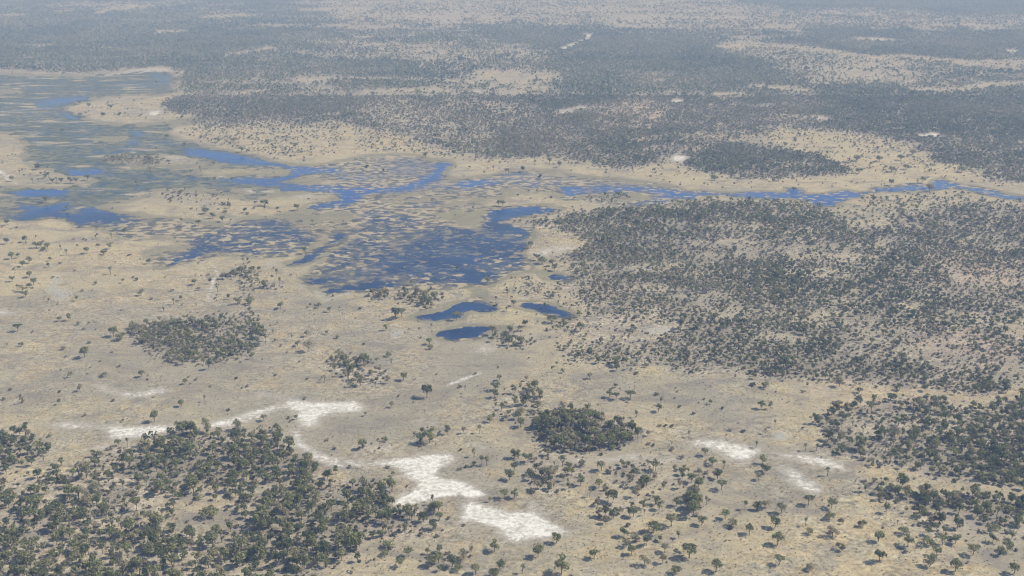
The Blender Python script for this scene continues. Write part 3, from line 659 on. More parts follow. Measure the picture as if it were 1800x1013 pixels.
# ------------------------------------------------------------------ the land as one adaptive sheet
NR, NC = 620, 840
rows_py = np.linspace(1120, -62, NR)
_, rowY = ground_at(np.full(NR, 900.0), rows_py)
rowY = np.concatenate([[-6000, -1500, 0, 200], rowY, rowY[-1] * np.array([1.25, 1.8, 3, 6, 14])])
ratio = np.concatenate([[-60, -12, -4, -1.6, -.95], np.linspace(-.66, .66, NC), [.95, 1.6, 4, 12, 60]])
GY, GA = np.meshgrid(rowY, ratio, indexing='ij')
GX = GA * (np.maximum(GY, 0) * CP + CAM_H * SP)
GX, GYf = GX.ravel(), GY.ravel()
nr, nc = len(rowY), len(ratio)
idx = np.arange(nr * nc).reshape(nr, nc)
GQ = np.stack([idx[:-1, :-1], idx[:-1, 1:], idx[1:, 1:], idx[1:, :-1]], -1).reshape(-1, 4)

def lookup(X, Y, warp=1.0):
    """map position of a ground point with naturally wandering borders"""
    Yc = np.maximum(Y, 150.0)
    sc = warp * np.clip(Yc / 900.0, .6, 3.0)
    wx = fbm(X, Y, 34, 3, 5) * 5.0 * sc + fbm(X, Y, 9, 2, 8) * 2.0 * sc
    wy = fbm(X, Y, 34, 3, 25) * 5.0 * sc + fbm(X, Y, 9, 2, 28) * 2.0 * sc
    return map_at(X + wx, np.maximum(Yc + wy, 150.0))

gpx, gpy = lookup(GX, GYf)
g = {k: samp(c, gpx, gpy) for k, c in dict(wet=WET, reed=REED, sand=SAND, cover=COVER, tone=TONE, mud=MUD, pink=PINK).items()}
relief = fbm(GX, GYf, 26, 4, 61)
fine = fbm(GX * .7, GYf, 12, 4, 71, .65)
wetness = g['wet'] + (.48 * relief + .58 * fine) * sstep(.02, .36, g['wet']) * (1 - .45 * sstep(.93, 1.0, g['wet']))
WLEV = -.55
gz = -1.1 * np.clip(wetness, -.3, 1.2) + .10 * fbm(GX, GYf, 60, 3, 91) * (1 - np.clip(g['wet'] * 2, 0, 1))
far_out = (GYf < 150) | (GYf > rowY[-6])
gz = np.where(far_out, 0.0, gz)
GV = np.stack([GX, GYf, gz], -1)
shore = np.clip(sstep(.0, .42, g['wet']), 0, 1)
zone = np.stack([g['sand'], g['cover'], g['tone']], -1)
zone_b = np.stack([g['mud'], shore, g['pink']], -1)
cellmax = lambda a: a[GQ].max(1)

pan_cell = cellmax(g['sand']) > .3
mudcell = (cellmax(g['mud']) > .35) & ~pan_cell

def components(mask_flat):
    """4-connected components of grid cells"""
    m = mask_flat.reshape(nr - 1, nc - 1)
    lab = np.zeros(m.shape, int)
    k = 0
    todo = np.argwhere(m)
    for r, c in todo:
        if lab[r, c]:
            continue
        k += 1
        stack = [(r, c)]
        lab[r, c] = k
        while stack:
            y, x = stack.pop()
            for yy, xx in ((y + 1, x), (y - 1, x), (y, x + 1), (y, x - 1)):
                if 0 <= yy < m.shape[0] and 0 <= xx < m.shape[1] and m[yy, xx] and not lab[yy, xx]:
                    lab[yy, xx] = k
                    stack.append((yy, xx))
    return lab.ravel(), k

def land(name, mask):
    v, q, a = submesh(GV, GQ, mask, {'zone': zone, 'zone_b': zone_b})
    o = link(name, mesh_from(name, v, q, [ground_mat], attrs=a, smooth=True))
    o['kind'] = 'structure'
    return o

taken = np.zeros(len(GQ), bool)
for base, cells, least in (('clay_pan', pan_cell, 60), ('dry_waterhole', mudcell, 25)):
    lab, k = components(cells)
    cnt = np.bincount(lab, minlength=k + 1)
    for i in range(1, k + 1):
        if cnt[i] >= least:
            land(base, lab == i)
            taken |= lab == i
land('ground', ~taken)

# water sheets: level surfaces lying in the hollows of the ground
wx0 = (GX, GYf)
wcell = (cellmax(wetness) > .40) & (cellmax(g['wet']) > .12)
wid = {k: samp(c, gpx, gpy) for k, c in WATERID.items()}
names = list(wid)
stackw = np.stack([wid[k][GQ].mean(1) for k in names], -1)
best = stackw.argmax(1)
west = sstep(700, 250, gpx) * sstep(420, 330, gpy)
wzone = np.stack([g['reed'], g['wet'], west], -1)
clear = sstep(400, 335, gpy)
WV = np.stack([GX, GYf, np.full(len(GX), WLEV)], -1)
is_open = stackw.max(1) > .3
def sheet(name, mask):
    if mask.sum() < 4:
        return
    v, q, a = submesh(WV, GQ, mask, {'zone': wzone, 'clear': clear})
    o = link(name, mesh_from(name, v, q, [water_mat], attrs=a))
    o['kind'] = 'structure'
for i, k in enumerate(names):
    msk = wcell & is_open & (best == i)
    if k == 'pond':
        lab, n = components(msk)
        for j in range(1, n + 1):
            sheet('pond', lab == j)
    else:
        sheet(k + '_water', msk)
sheet('marsh', wcell & ~is_open)

# ------------------------------------------------------------------ plants
def tube(p0, p1, r0, r1, n=5):
    p0, p1 = np.array(p0, float), np.array(p1, float)
    d = p1 - p0
    d /= np.linalg.norm(d) + 1e-9
    a = np.cross(d, [0, 0, 1.0] if abs(d[2]) < .9 else [1.0, 0, 0])
    a /= np.linalg.norm(a)
    c = np.cross(d, a)
    th = np.arange(n) * 2 * math.pi / n
    ring = np.cos(th)[:, None] * a + np.sin(th)[:, None] * c
    v = np.concatenate([p0 + ring * r0, p1 + ring * r1])
    i = np.arange(n)
    j = (i + 1) % n
    return v, np.stack([i, j, j + n, i + n], -1)

def join(parts):
    V, Q, o = [], [], 0
    for v, q in parts:
        V.append(v)
        Q.append(q + o)
        o += len(v)
    return np.concatenate(V), np.concatenate(Q)

def leaf_cloud(r, lobes, n, size, outward=.75, inner=.45):
    """many small leaf-spray faces spread through the crown's lobes"""
    L = np.array(lobes, float)
    w = (L[:, 3] * L[:, 4] + L[:, 3] * L[:, 5]) ** .9
    pick = r.choice(len(L), n, p=w / w.sum())
    d = r.normal(size=(n, 3))
    d /= np.linalg.norm(d, axis=1)[:, None]
    low = d[:, 2] < -.35
    d[low, 2] *= -r.uniform(.2, .9, low.sum())
    rad = inner + (1 - inner) * r.random(n) ** .55
    c = L[pick, :3] + d * L[pick, 3:] * rad[:, None]
    nrm = d * outward + r.normal(size=(n, 3)) * .42
    nrm /= np.linalg.norm(nrm, axis=1)[:, None]
    t = np.cross(nrm, r.normal(size=(n, 3)))
    t /= np.linalg.norm(t, axis=1)[:, None] + 1e-9
    u = np.cross(nrm, t)
    s = size * r.uniform(.6, 1.35, n)[:, None]
    el = r.uniform(.6, 1.1, n)[:, None]
    k = r.uniform(.55, 1.25, (n, 4, 1))
    quad = np.stack([c - t * s * k[:, 0] - u * s * el * .25, c - u * s * el * k[:, 1] + nrm * s * .18,
                     c + t * s * k[:, 2] + u * s * el * .25, c + u * s * el * k[:, 3] - nrm * s * .18], 1)
    return quad.reshape(-1, 3), np.arange(n * 4).reshape(n, 4)

def tree_shape(kind, r):
    """unit tree about 1 high: crown lobes (x y z rx ry rz) and trunk bars"""
    lobes, bars = [], []
    if kind == 'round':
        th = .30
        lobes.append((0, 0, .58, .41, .41, .40))
        for k in range(5):
            a = r.uniform(0, 6.28)
            lobes.append((.24 * math.cos(a), .24 * math.sin(a), r.uniform(.5, .78), r.uniform(.16, .24), r.uniform(.16, .24), r.uniform(.13, .2)))
    elif kind == 'flat':
        th = .45
        lobes.append((0, 0, .76, .42, .42, .19))
        for k in range(6):
            a = k * 1.05 + r.uniform(-.3, .3)
            q = r.uniform(.25, .42)
            lobes.append((q * math.cos(a), q * math.sin(a), r.uniform(.68, .86), r.uniform(.17, .27), r.uniform(.17, .27), r.uniform(.09, .14)))
    elif kind == 'lobed':
        th = .34
        for k in range(6):
            a = k * 1.05 + r.uniform(-.4, .4)
            q = r.uniform(.12, .36)
            lobes.append((q * math.cos(a), q * math.sin(a), r.uniform(.42, .84), r.uniform(.2, .3), r.uniform(.2, .3), r.uniform(.16, .24)))
    elif kind == 'slim':
        th = .5
        lobes.append((0, 0, .76, .22, .22, .24))
        for k in range(3):
            a = r.uniform(0, 6.28)
            lobes.append((.12 * math.cos(a), .12 * math.sin(a), r.uniform(.6, .88), .12, .12, .11))
    elif kind == 'bare':
        th = .36
        for k in range(9):
            a = k * .7 + r.uniform(-.3, .3)
            q = r.uniform(.12, .36)
            lobes.append((q * math.cos(a), q * math.sin(a), r.uniform(.55, .95), .09, .09, .08))
    else:  # low: broad and nearly to the ground
        th = .15
        lobes.append((0, 0, .48, .48, .48, .38))
        for k in range(5):
            a = r.uniform(0, 6.28)
            lobes.append((.36 * math.cos(a), .36 * math.sin(a), r.uniform(.3, .62), r.uniform(.2, .3), r.uniform(.2, .3), r.uniform(.18, .28)))
    lean = r.normal(size=2) * .05
    top = np.array([lean[0], lean[1], th])
    bars.append(((0, 0, -.03), tuple(top), .034, .024))
    for l in lobes:
        e = np.array(l[:3]) * np.array([.95, .95, 1.0])
        bars.append((tuple(top * r.uniform(.75, 1.0)), tuple(e), .018, .007))
    return lobes, bars

KINDS = ['round', 'flat', 'lobed', 'slim', 'low', 'bare']
def build_lib(n_leaf, size, sides, variants, seed, limbs=True):
    lib = {}
    for ki, k in enumerate(KINDS):
        for v in range(variants):
            r = np.random.default_rng(seed + 31 * ki + v)
            lobes, bars = tree_shape(k, r)
            nn = n_leaf if k not in ('slim', 'bare') else max(6, n_leaf // 2 if k == 'slim' else n_leaf // 5)
            crown = leaf_cloud(r, lobes, nn, size * (.7 if k == 'slim' else 1.0))
            trunk = join([tube(*bb, n=sides) for bb in (bars if limbs else bars[:1])])
            lib[k, v] = (crown, trunk)
    return lib
NV = 5
lib_hi = build_lib(420, .062, 6, NV, 100)
lib_near = build_lib(190, .088, 4, NV, 200)
lib_mid = build_lib(36, .19, 3, 3, 300, limbs=False)
lib_far = build_lib(12, .33, 3, 3, 400, limbs=False)

# ---- where the woodland stands
def scatter(y0, y1, spacing, seed, half=.60):
    r = np.random.default_rng(seed)
    w = half * (y1 * CP + CAM_H * SP)
    nx, ny = int(2 * w / spacing), max(1, int((y1 - y0) / spacing))
    ix, iy = np.meshgrid(np.arange(nx), np.arange(ny))
    X = -w + (ix.ravel() + r.uniform(-.1, 1.1, nx * ny)) * spacing
    Y = y0 + (iy.ravel() + r.uniform(-.1, 1.1, nx * ny)) * spacing
    ok = np.abs(X) < half * (Y * CP + CAM_H * SP)
    return X[ok], Y[ok], r

def place(y0, y1, spacing, seed, amp=.55, share=1.0, pw=1.0):
    X, Y, r = scatter(y0, y1, spacing, seed)
    px, py = lookup(X, Y, 1.2)
    c = samp(COVER, px, py)
    wet = samp(WET, px, py)
    sd = samp(SAND, px, py)
    clump = fbm(X, Y, 80, 4, 131) * 1.05 + fbm(X, Y, 20, 2, 151) * .7
    if y0 > 1500:
        clump = clump + fbm(X, Y, 230, 3, 161) * 1.1
        c = np.where(c > .15, np.clip((c - .55) * 1.35 + .55, .05, 1), c)
    if y0 < 1500:
        small = samp(SIZE, px, py) < .78
        clump = clump + np.where(small, fbm(X * .45, Y, 42, 3, 167) * .9, 0)
        amp = np.where(small, .95, amp)
    ceff = c ** pw * np.clip(1 + amp * 1.35 * clump * (1 - .8 * sstep(.85, 1.1, c)), 0, 2.0)
    ceff = np.where(c > .15, ceff, c)
    ceff = ceff * np.clip(1 - wet * 2.2, 0.03, 1) * np.clip(1 - sd * 2.5, 0, 1)
    if y0 < 500:
        ceff = ceff * np.where(samp(SIZE, px, py) < .78, .78, .66)
    keep = r.random(len(X)) < ceff * np.where(c > .15, share, 1)
    return X[keep], Y[keep], c[keep], r

near = place(395, 1000, 3.7, 11, .66, 1.0)
mid = place(1000, 2050, 3.7, 12, .95, .66, 1.3)
far1 = place(2050, 3600, 5.6, 13, .75, .86, 1.5)
far2 = place(3600, 7600, 8.4, 14, .8, .80, 1.7)

def dress(X, Y, c, r, base=6.3, wide=1.0):
    n = len(X)
    grove = fbm(X, Y, 60, 2, 171)
    H = base * np.exp(r.normal(size=n) * .30) * (1 + .22 * grove)
    mpx, mpy = map_at(X, Y)
    if base > 5.5:
        H = H * samp(SIZE, mpx, mpy)
    H = np.clip(H * np.where(c < .3, .85, 1.0), 1.9, 10.5)
    W = H * r.uniform(.8, 1.2, n) * wide
    u = r.random(n) + .25 * fbm(X, Y, 40, 2, 181)
    kind = np.where(u < .44, 0, np.where(u < .50, 1, np.where(u < .76, 2, np.where(u < .88, 3, np.where(u < .96, 4, 5)))))
    H = np.where(kind == 4, H * .62, H)
    pk = samp(PINK, *lookup(X, Y))
    tint = np.clip(.33 + .50 * fbm(X, Y, 170, 4, 191) + .34 * pk + r.normal(size=n) * .25, 0, 1)
    return H, W, kind, tint, r.uniform(0, 6.283, n)

def merged(name, sets, mats, bark=True):
    """all the remaining plants of one mass as one mesh"""
    Vs, Qs, Ms, Ts, o = [], [], [], [], 0
    for lib, nv, X, Y, H, W, kind, tint, rot in sets:
        n = len(X)
        var = (np.abs(np.sin(X * 12.9898 + Y * 78.233)) * 1000).astype(int) % nv
        for ki, k in enumerate(KINDS):
            for v in range(nv):
                s = np.nonzero((kind == ki) & (var == v))[0]
                if not len(s):
                    continue
                for mi, (bv, bq) in enumerate(lib[k, v]):
                    if mi == 1 and not bark:
                        continue
                    cs, sn = np.cos(rot[s])[:, None], np.sin(rot[s])[:, None]
                    x = (bv[:, 0] * cs - bv[:, 1] * sn) * W[s][:, None] + X[s][:, None]
                    y = (bv[:, 0] * sn + bv[:, 1] * cs) * W[s][:, None] + Y[s][:, None]
                    z = bv[:, 2] * H[s][:, None]
                    Vs.append(np.stack([x, y, z], -1).reshape(-1, 3).astype(np.float32))
                    Qs.append((bq[None] + (np.arange(len(s)) * len(bv))[:, None, None] + o).reshape(-1, 4))
                    Ms.append(np.full(len(s) * len(bq), mi))
                    Ts.append(np.repeat(tint[s], len(bv)))
                    o += len(s) * len(bv)
    me = mesh_from(name, np.concatenate(Vs), np.concatenate(Qs), mats, np.concatenate(Ms), {'tint': np.concatenate(Ts)})
    ob = link(name, me)
    ob['kind'] = 'stuff'
    return ob

# ---- trees that stand alone on the open grass: map position, height m, crown kind
LONE = """
250,663,5.2,r 319,715,5,r 464,740,4,f 576,842,5.4,l 710,669,6,r 613,668,5,s 878,669,4.5,l 871,687,6,l 1082,682,3.4,l 1071,699,5.4,l 1083,702,4.4,f
1108,701,5.6,f 1158,724,5.2,r 1118,734,4.8,s 843,762,5.6,s 833,804,5.6,s 847,817,6,s 856,819,6,s 905,806,5.6,l 911,806,5.6,s 928,813,6,l 904,828,4.4,f
896,844,5.6,l 1057,828,6.4,r 1053,857,5.2,l 887,876,4.8,f 904,876,5,l 978,955,5.6,r 946,979,6.4,r 869,970,5.6,l 987,1009,8.4,l 919,1008,5,s 836,1010,5.6,r
880,1003,5.4,r 869,1015,5,w 806,1003,4.4,w 758,996,5.8,r 771,990,6,l 795,996,6,r 814,984,4.6,l 718,979,4.4,f 703,997,4,f 762,931,5.2,l 685,857,6,l
1097,944,5.2,l 1149,937,7,w 1180,925,6.4,f 1110,975,5,r 1044,982,5,l 1101,962,4,f 1134,994,5,l 1187,1010,5,w 1169,971,4.2,f 1130,894,5,l 1158,896,5,l 1189,890,5,r
1345,682,5,w 1338,719,5.6,r 1510,691,4.4,w 1581,686,4.4,f 1626,688,4.8,l 1769,690,5.4,r 1211,769,4.6,s 1329,787,4.4,s 1415,793,5,s 1436,793,4.6,s 1272,824,5,s
1261,842,5.8,l 1239,802,5.4,r 1252,817,5,w 1345,831,5.6,w 1454,837,5.6,s 1268,861,5.2,f 1228,858,6.2,r 1215,848,5.6,l 1421,888,5.4,f 1461,894,5,f 1373,903,6.4,r 1345,894,5,l
1310,896,5.2,s 1331,897,5,l 1275,912,5.4,l 1286,925,5,w 1233,923,5.4,l 1362,928,6.2,r 1458,913,4.8,w 1421,939,4,w 1464,943,5.4,l 1367,958,6.8,r 1476,967,4.2,w
1544,952,5.8,r 1515,926,4,w 1588,939,4.8,w 1596,961,6,l 1629,958,5.6,w 1546,987,6.4,l 1211,981,8,r 1259,1005,6.4,r 1369,993,4.6,f 1425,1002,4,w 1634,996,5.6,l 1647,978,5,l
1679,1005,6.6,r 1679,956,5,l 1771,969,5.6,l 1710,976,5.6,f 1745,954,4.6,l 1782,1009,6,r 1657,958,5,f
13,396,6,r 44,426,6.4,r 12,429,6,r 64,436,6.2,l 72,436,6.6,l 84,438,6.8,r 77,441,5,w 153,446,6.8,r 117,449,6.2,s 193,438,6.2,l 183,448,5.4,w 52,463,6,l 40,469,5.6,l
220,411,6,l 196,419,5,s 169,421,4.6,s 52,488,6,r 22,495,5,l 60,501,6.6,r 52,506,4.4,l 40,513,5.6,l 45,523,5.6,l 31,510,5,s 195,483,7.4,s 168,500,3,w 248,520,5.2,l 342,501,5.4,l
349,511,3.6,w 305,535,5,s 418,535,6,l 440,535,7,w 493,543,6,l 105,565,4,r 138,571,3.4,w 32,583,6,f 200,592,8,r 213,598,7,w 235,578,6.6,w 37,609,3.4,w 111,615,3.4,w 480,588,4.4,s
540,592,5.2,r 523,609,4.4,l 361,376,8,w 374,384,6.4,l 391,390,6.2,l 431,374,6,l 522,370,7.4,l 465,362,8,w 549,395,5.4,s 436,464,6,s 428,464,5.6,s 487,484,6.2,s 391,491,5.6,l 398,491,5.6,l
262,464,5,l 349,397,5.6,f 319,390,4.2,l 80,355,6.6,l 664,387,5,l 877,362,7,l 884,363,7,r 832,372,6.4,s 933,436,7,r 945,458,6.4,l 953,464,8,w 970,468,6.6,l 975,476,6.2,l
804,478,5.6,s 903,538,5.4,r 872,531,5,s 857,498,6,l 723,501,5.4,l 923,575,6,l 1020,583,7.4,r 970,568,7.4,w 705,558,7,f 802,563,6.6,f 683,627,4,w 757,614,4,w 594,595,3.4,w
265,305,7.6,l 352,302,7.4,s 154,317,7,l 124,322,7.4,l 134,322,7,l 108,322,6.6,l 100,321,6.4,s 93,322,6.2,l 80,314,6.4,l 85,311,6.4,l 68,322,6,s 57,322,6,s 22,319,7,r 67,298,9,w 35,307,6,s
425,268,8,l 502,268,7,l 520,260,8,l 342,215,7,l 320,210,7,l 383,250,8,w 410,250,7,w 645,299,7,l 748,277,7,r 798,273,7,l 889,307,8,s 893,307,8,s 919,302,7,r 949,315,6,l 867,300,6,s 966,287,7,l 983,294,8,r
731,250,8,w 786,262,8,w 378,322,8,s 408,321,6,s 240,327,7,s 376,290,5,l 336,308,6,s 275,148,7,l 140,183,8,w 157,190,9,l 195,192,8,l 182,206,8,l 210,206,8,l 142,205,8,w 275,265,6,s 110,232,7,w 293,243,7,w 325,256,6,w
1395,336,6,w 1566,326,8,r 1634,337,9,l 1246,352,6,w 1585,366,7,w 1368,318,8,w 1256,317,8,w 1442,300,9,w 1510,305,8,w 1567,302,9,w 1592,298,8,w 1690,303,9,w 1545,284,9,w 1583,282,9,w 1604,272,9,w 1505,283,10,w
"""
lone = []
for tok in LONE.split():
    a = tok.split(',')
    lone.append((float(a[0]), float(a[1]), float(a[2]), 'rflswb'.index(a[3])))
lone = np.array(lone)
lX, lY = ground_at(lone[:, 0], lone[:, 1])
lH = lone[:, 2] * 1.12
lK = lone[:, 3].astype(int)
lW = lH * np.where(lK == 4, .95, .98)
lrot = rng.uniform(0, 6.28, len(lone))
# keep scattered trees off the single ones
def away(X, Y, dist=5.0):
    ok = np.ones(len(X), bool)
    for x, y in zip(lX, lY):
        ok &= (X - x) ** 2 + (Y - y) ** 2 > dist * dist
    return ok

# ---- individual woodland trees: those that show largest
nX, nY, nC, r_ = near
ok = away(nX, nY)
nX, nY, nC = nX[ok], nY[ok], nC[ok]
nH, nW, nK, nT, nR = dress(nX, nY, nC, np.random.default_rng(21), 5.8, .78)
npx, npy = map_at(nX, nY)
dist = np.sqrt(nX ** 2 + nY ** 2 + CAM_H ** 2)
show = np.where((npx > 4) & (npx < 1796) & (npy < 1022) & (npy > 600), nH * nW / dist ** 2, 0)
order = np.argsort(-show)
chosen = order[:290]
rest = np.ones(len(nX), bool)
rest[chosen] = False

hi_mesh = {}
def hi(k, v, part):
    key = (k, v, part)
    if key not in hi_mesh:
        bv, bq = lib_hi[KINDS[k], v][0 if part == 'crown' else 1]
        hi_mesh[key] = mesh_from(part, bv, bq, [leaf_mat if part == 'crown' else bark_mat],
                                 attrs={'tint': np.full(len(bv), [.08, .50, .28, .70, .40][v])} if part == 'crown' else None)
    return hi_mesh[key]
SHADES = ['dark green', 'olive', 'mid green', 'dry brownish', 'green']
FORM = ['round-crowned', 'flat-topped', 'many-lobed', 'thin-crowned', 'broad low', 'half bare']
ORD = 'first second third fourth fifth sixth seventh eighth ninth tenth eleventh twelfth thirteenth fourteenth fifteenth sixteenth seventeenth eighteenth nineteenth twentieth'.split()

def plant(name, x, y, h, w, k, rot, v, cat, group):
    e = bpy.data.objects.new(name, None)
    COL.objects.link(e)
    e.location = (x, y, 0)
    e.rotation_euler = (0, 0, rot)
    e.scale = (w, w, h)
    e.empty_display_size = 1
    e['category'] = cat
    e['group'] = group
    link('trunk', hi(k, v, 'trunk'), e)
    link('crown', hi(k, v, 'crown'), e)
    return e

def place_words(px, py, table):
    for poly, words in table:
        inside = False
        for (x1, y1), (x2, y2) in zip(poly, poly[1:] + poly[:1]):
            if (y1 > py) != (y2 > py) and px < x1 + (py - y1) / (y2 - y1) * (x2 - x1):
                inside = not inside
        if inside:
            return words
    return None

def box(x0, y0, x1, y1):
    return [(x0, y0), (x1, y0), (x1, y1), (x0, y1)]
AREAS = [
    (box(-50, 740, 110, 838), 'in the small grove at the lower left edge'),
    (box(-50, 838, 150, 925), 'at the left end of the lower left wood'),
    (box(150, 740, 330, 850), 'along the back left edge of lower left wood'),
    (box(330, 740, 480, 815), 'along the back rim of the lower left wood'),
    (box(480, 740, 620, 860), 'on the right shoulder of the lower left wood'),
    (box(330, 815, 480, 880), 'behind the clearing in the lower left wood'),
    (box(150, 850, 330, 930), 'left of the clearing in the lower left wood'),
    (box(330, 880, 480, 950), 'around the clearing in the lower left wood'),
    (box(480, 860, 600, 950), 'in the thick of the lower left wood'),
    (box(600, 840, 700, 960), 'at the right tip of the lower left wood'),
    (box(700, 860, 800, 960), 'beside the white pan right of the wood'),
    (box(-50, 925, 110, 1040), 'in the bottom left corner'),
    (box(110, 930, 250, 1040), 'bottom edge, left part of lower left wood'),
    (box(250, 950, 400, 1040), 'bottom edge, middle of lower left wood'),
    (box(400, 950, 560, 1040), 'bottom edge, right part of lower left wood'),
    (box(560, 950, 720, 1040), 'bottom edge, right of the lower left wood'),
    (box(720, 955, 830, 1040), 'in the grove at the bottom below the white pan'),
    (box(930, 715, 1150, 800), 'in the dense oval grove above the pale track'),
    (box(840, 655, 975, 750), 'in the loose grove left of the oval grove'),
    (box(570, 620, 700, 690), 'in the small grove above the white pans'),
    (box(600, 750, 800, 802), 'on the grass between two white pans'),
    (box(820, 750, 930, 880), 'on the grass right of the middle white pan'),
    (box(920, 795, 1050, 880), 'in the grove below the oval grove'),
    (box(1050, 795, 1175, 868), 'in the dense clump right of centre bottom'),
    (box(1175, 790, 1300, 930), 'left of the streaky grey pan'),
    (box(1030, 868, 1200, 940), 'in the grove right of lower white pan'),
    (box(1030, 940, 1250, 1040), 'on the grass at the bottom, centre right'),
    (box(830, 880, 1030, 1040), 'around the lower white pan at the bottom'),
    (box(1420, 690, 1560, 830), 'at the left end of the lower right wood'),
    (box(1560, 690, 1690, 780), 'along the back of the lower right wood'),
    (box(1560, 780, 1690, 850), 'along the front of the lower right wood'),
    (box(1690, 690, 1850, 780), 'in the back right of the lower right wood'),
    (box(1690, 780, 1850, 868), 'in the front right of the lower right wood'),
    (box(1490, 845, 1640, 900), 'in the left half of the lower right tree belt'),
    (box(1640, 845, 1850, 925), 'in the right half of the lower right tree belt'),
    (box(1500, 900, 1640, 960), 'just below the lower right tree belt'),
    (box(1640, 925, 1850, 970), 'below the right half of the tree belt'),
    (box(1500, 960, 1850, 1040), 'on the grass in the bottom right corner'),
    (box(1300, 860, 1500, 960), 'on the grass below the streaky pan'),
    (box(1200, 930, 1500, 1040), 'along the bottom edge right of centre'),
    (box(1300, 770, 1500, 860), 'on the streaky grey pan'),
    (box(1150, 660, 1430, 770), 'on the tan grass around the round waterhole'),
    (box(1430, 670, 1800, 700), 'in the gap between the two right woods'),
    (box(970, 640, 1150, 715), 'on the grass above the oval grove'),
    (box(700, 640, 970, 760), 'on the open grass left of the oval grove'),
    (box(225, 540, 475, 650), 'in the round grove at centre left'),
    (box(-50, 640, 700, 750), 'on the open grass above the white pans'),
    (box(-50, 540, 225, 640), 'on the grass left of the round grove'),
    (box(475, 580, 720, 640), 'on the grass right of the round grove'),
    (box(850, 500, 1100, 625), 'among the small dark ponds'),
    (box(690, 500, 850, 625), 'left of the small dark ponds'),
    (box(1100, 500, 1850, 690), 'at the front of the big right wood'),
    (box(-50, 475, 140, 540), 'on yellow grass by the grey dry pool'),
    (box(-50, 410, 110, 475), 'on yellow grass at the left edge'),
    (box(110, 400, 290, 475), 'on yellow grass below the left water'),
    (box(140, 475, 360, 540), 'on grass right of the grey dry pool'),
    (box(360, 455, 520, 545), 'around the grove below the weedy lagoon'),
    (box(290, 365, 460, 410), 'on the south side of the big tree island'),
    (box(460, 355, 600, 400), 'on the east end of the big tree island'),
    (box(-50, 290, 200, 330), 'on the straw island at the left edge'),
    (box(-50, 330, 290, 400), 'beside the blue pools at the left'),
    (box(200, 280, 460, 340), 'on the flooded meadow left of the channel'),
    (box(600, 360, 860, 500), 'in the weedy main lagoon'),
    (box(860, 400, 1010, 500), 'on the east bank of the main lagoon'),
    (box(800, 350, 920, 400), 'on the spit north of the main lagoon'),
    (box(290, 235, 560, 290), 'on the sandy bank north of the channel'),
    (box(600, 240, 850, 320), 'on the bank by the narrow blue inlet'),
    (box(850, 270, 1000, 330), 'on the shallow flats beside the far woods'),
    (box(-50, 100, 400, 235), 'on the far sandy peninsula at the left'),
    (box(-50, 235, 290, 290), 'on the green marsh at the left'),
    (box(1480, 225, 1750, 320), 'in the yellow clearing beyond the river'),
    (box(1150, 290, 1480, 332), 'on the far bank of the right river'),
    (box(1150, 325, 1850, 380), 'on the near bank of the right river'),
]

def label_all(items, noun, longform):
    """items: (object, px, py, look). Each label names its look, its place and, where needed, its rank from the left"""
    buckets = {}
    for it in items:
        buckets.setdefault((it[3], place_words(it[1], it[2], AREAS) or 'on the open plain'), []).append(it)
    for (look, where), its in buckets.items():
        its.sort(key=lambda t: t[1])
        n = len(its)
        for i, t in enumerate(its):
            if n == 1:
                t[0]['label'] = f'{look} {noun} {where}'
            elif i == n - 1:
                t[0]['label'] = f'rightmost {look} {noun} {where}'
            elif i == 0:
                t[0]['label'] = f'leftmost {look} {noun} {where}'
            else:
                t[0]['label'] = f'{ORD[min(i, 19)]} {look} {noun} from left {where}'
            words = t[0]['label'].replace('-', 'QQ').split()
            while len(words) > 16 and 'the' in words:
                words.remove('the')
            t[0]['label'] = ' '.join(words).replace('QQ', '-')

items = []
for i in chosen:
    v = int(nT[i] * 9.7 + nR[i] * 3) % NV
    o = plant('woodland_tree', nX[i], nY[i], nH[i], nW[i], int(nK[i]), nR[i], v, 'tree', 'trees of the nearer woods and groves')
    items.append((o, npx[i], npy[i], f'{SHADES[v]} {FORM[nK[i]]}'))
label_all(items, 'tree', True)
items = []
for i in range(len(lone)):
    v = int(lrot[i] * 50) % NV
    o = plant('savanna_tree', lX[i], lY[i], lH[i], lW[i], lK[i], lrot[i], v, 'tree', 'single trees on the open grass')
    items.append((o, lone[i, 0], lone[i, 1], f'lone {SHADES[v].replace("dry ", "")} {FORM[lK[i]]}'))
label_all(items, 'tree', True)

# ---- the remaining trees as masses
sets = [(lib_near, NV, nX[rest], nY[rest], nH[rest], nW[rest], nK[rest], nT[rest], nR[rest])]
mX, mY, mC, _r = mid
ok = away(mX, mY)
mX, mY, mC = mX[ok], mY[ok], mC[ok]
sets.append((lib_mid, 3, mX, mY) + dress(mX, mY, mC, np.random.default_rng(22), 3.7, .82))
merged('woodland', sets, [leaf_mat, bark_mat])
sets = []
for k, (fX, fY, fC, _r) in enumerate((far1, far2)):
    sets.append((lib_far, 3, fX, fY) + dress(fX, fY, fC, np.random.default_rng(23 + k), 4.1 + .8 * k, 1.0 + .2 * k))
merged('distant_woodland', sets, [leaf_mat, bark_mat], bark=False)

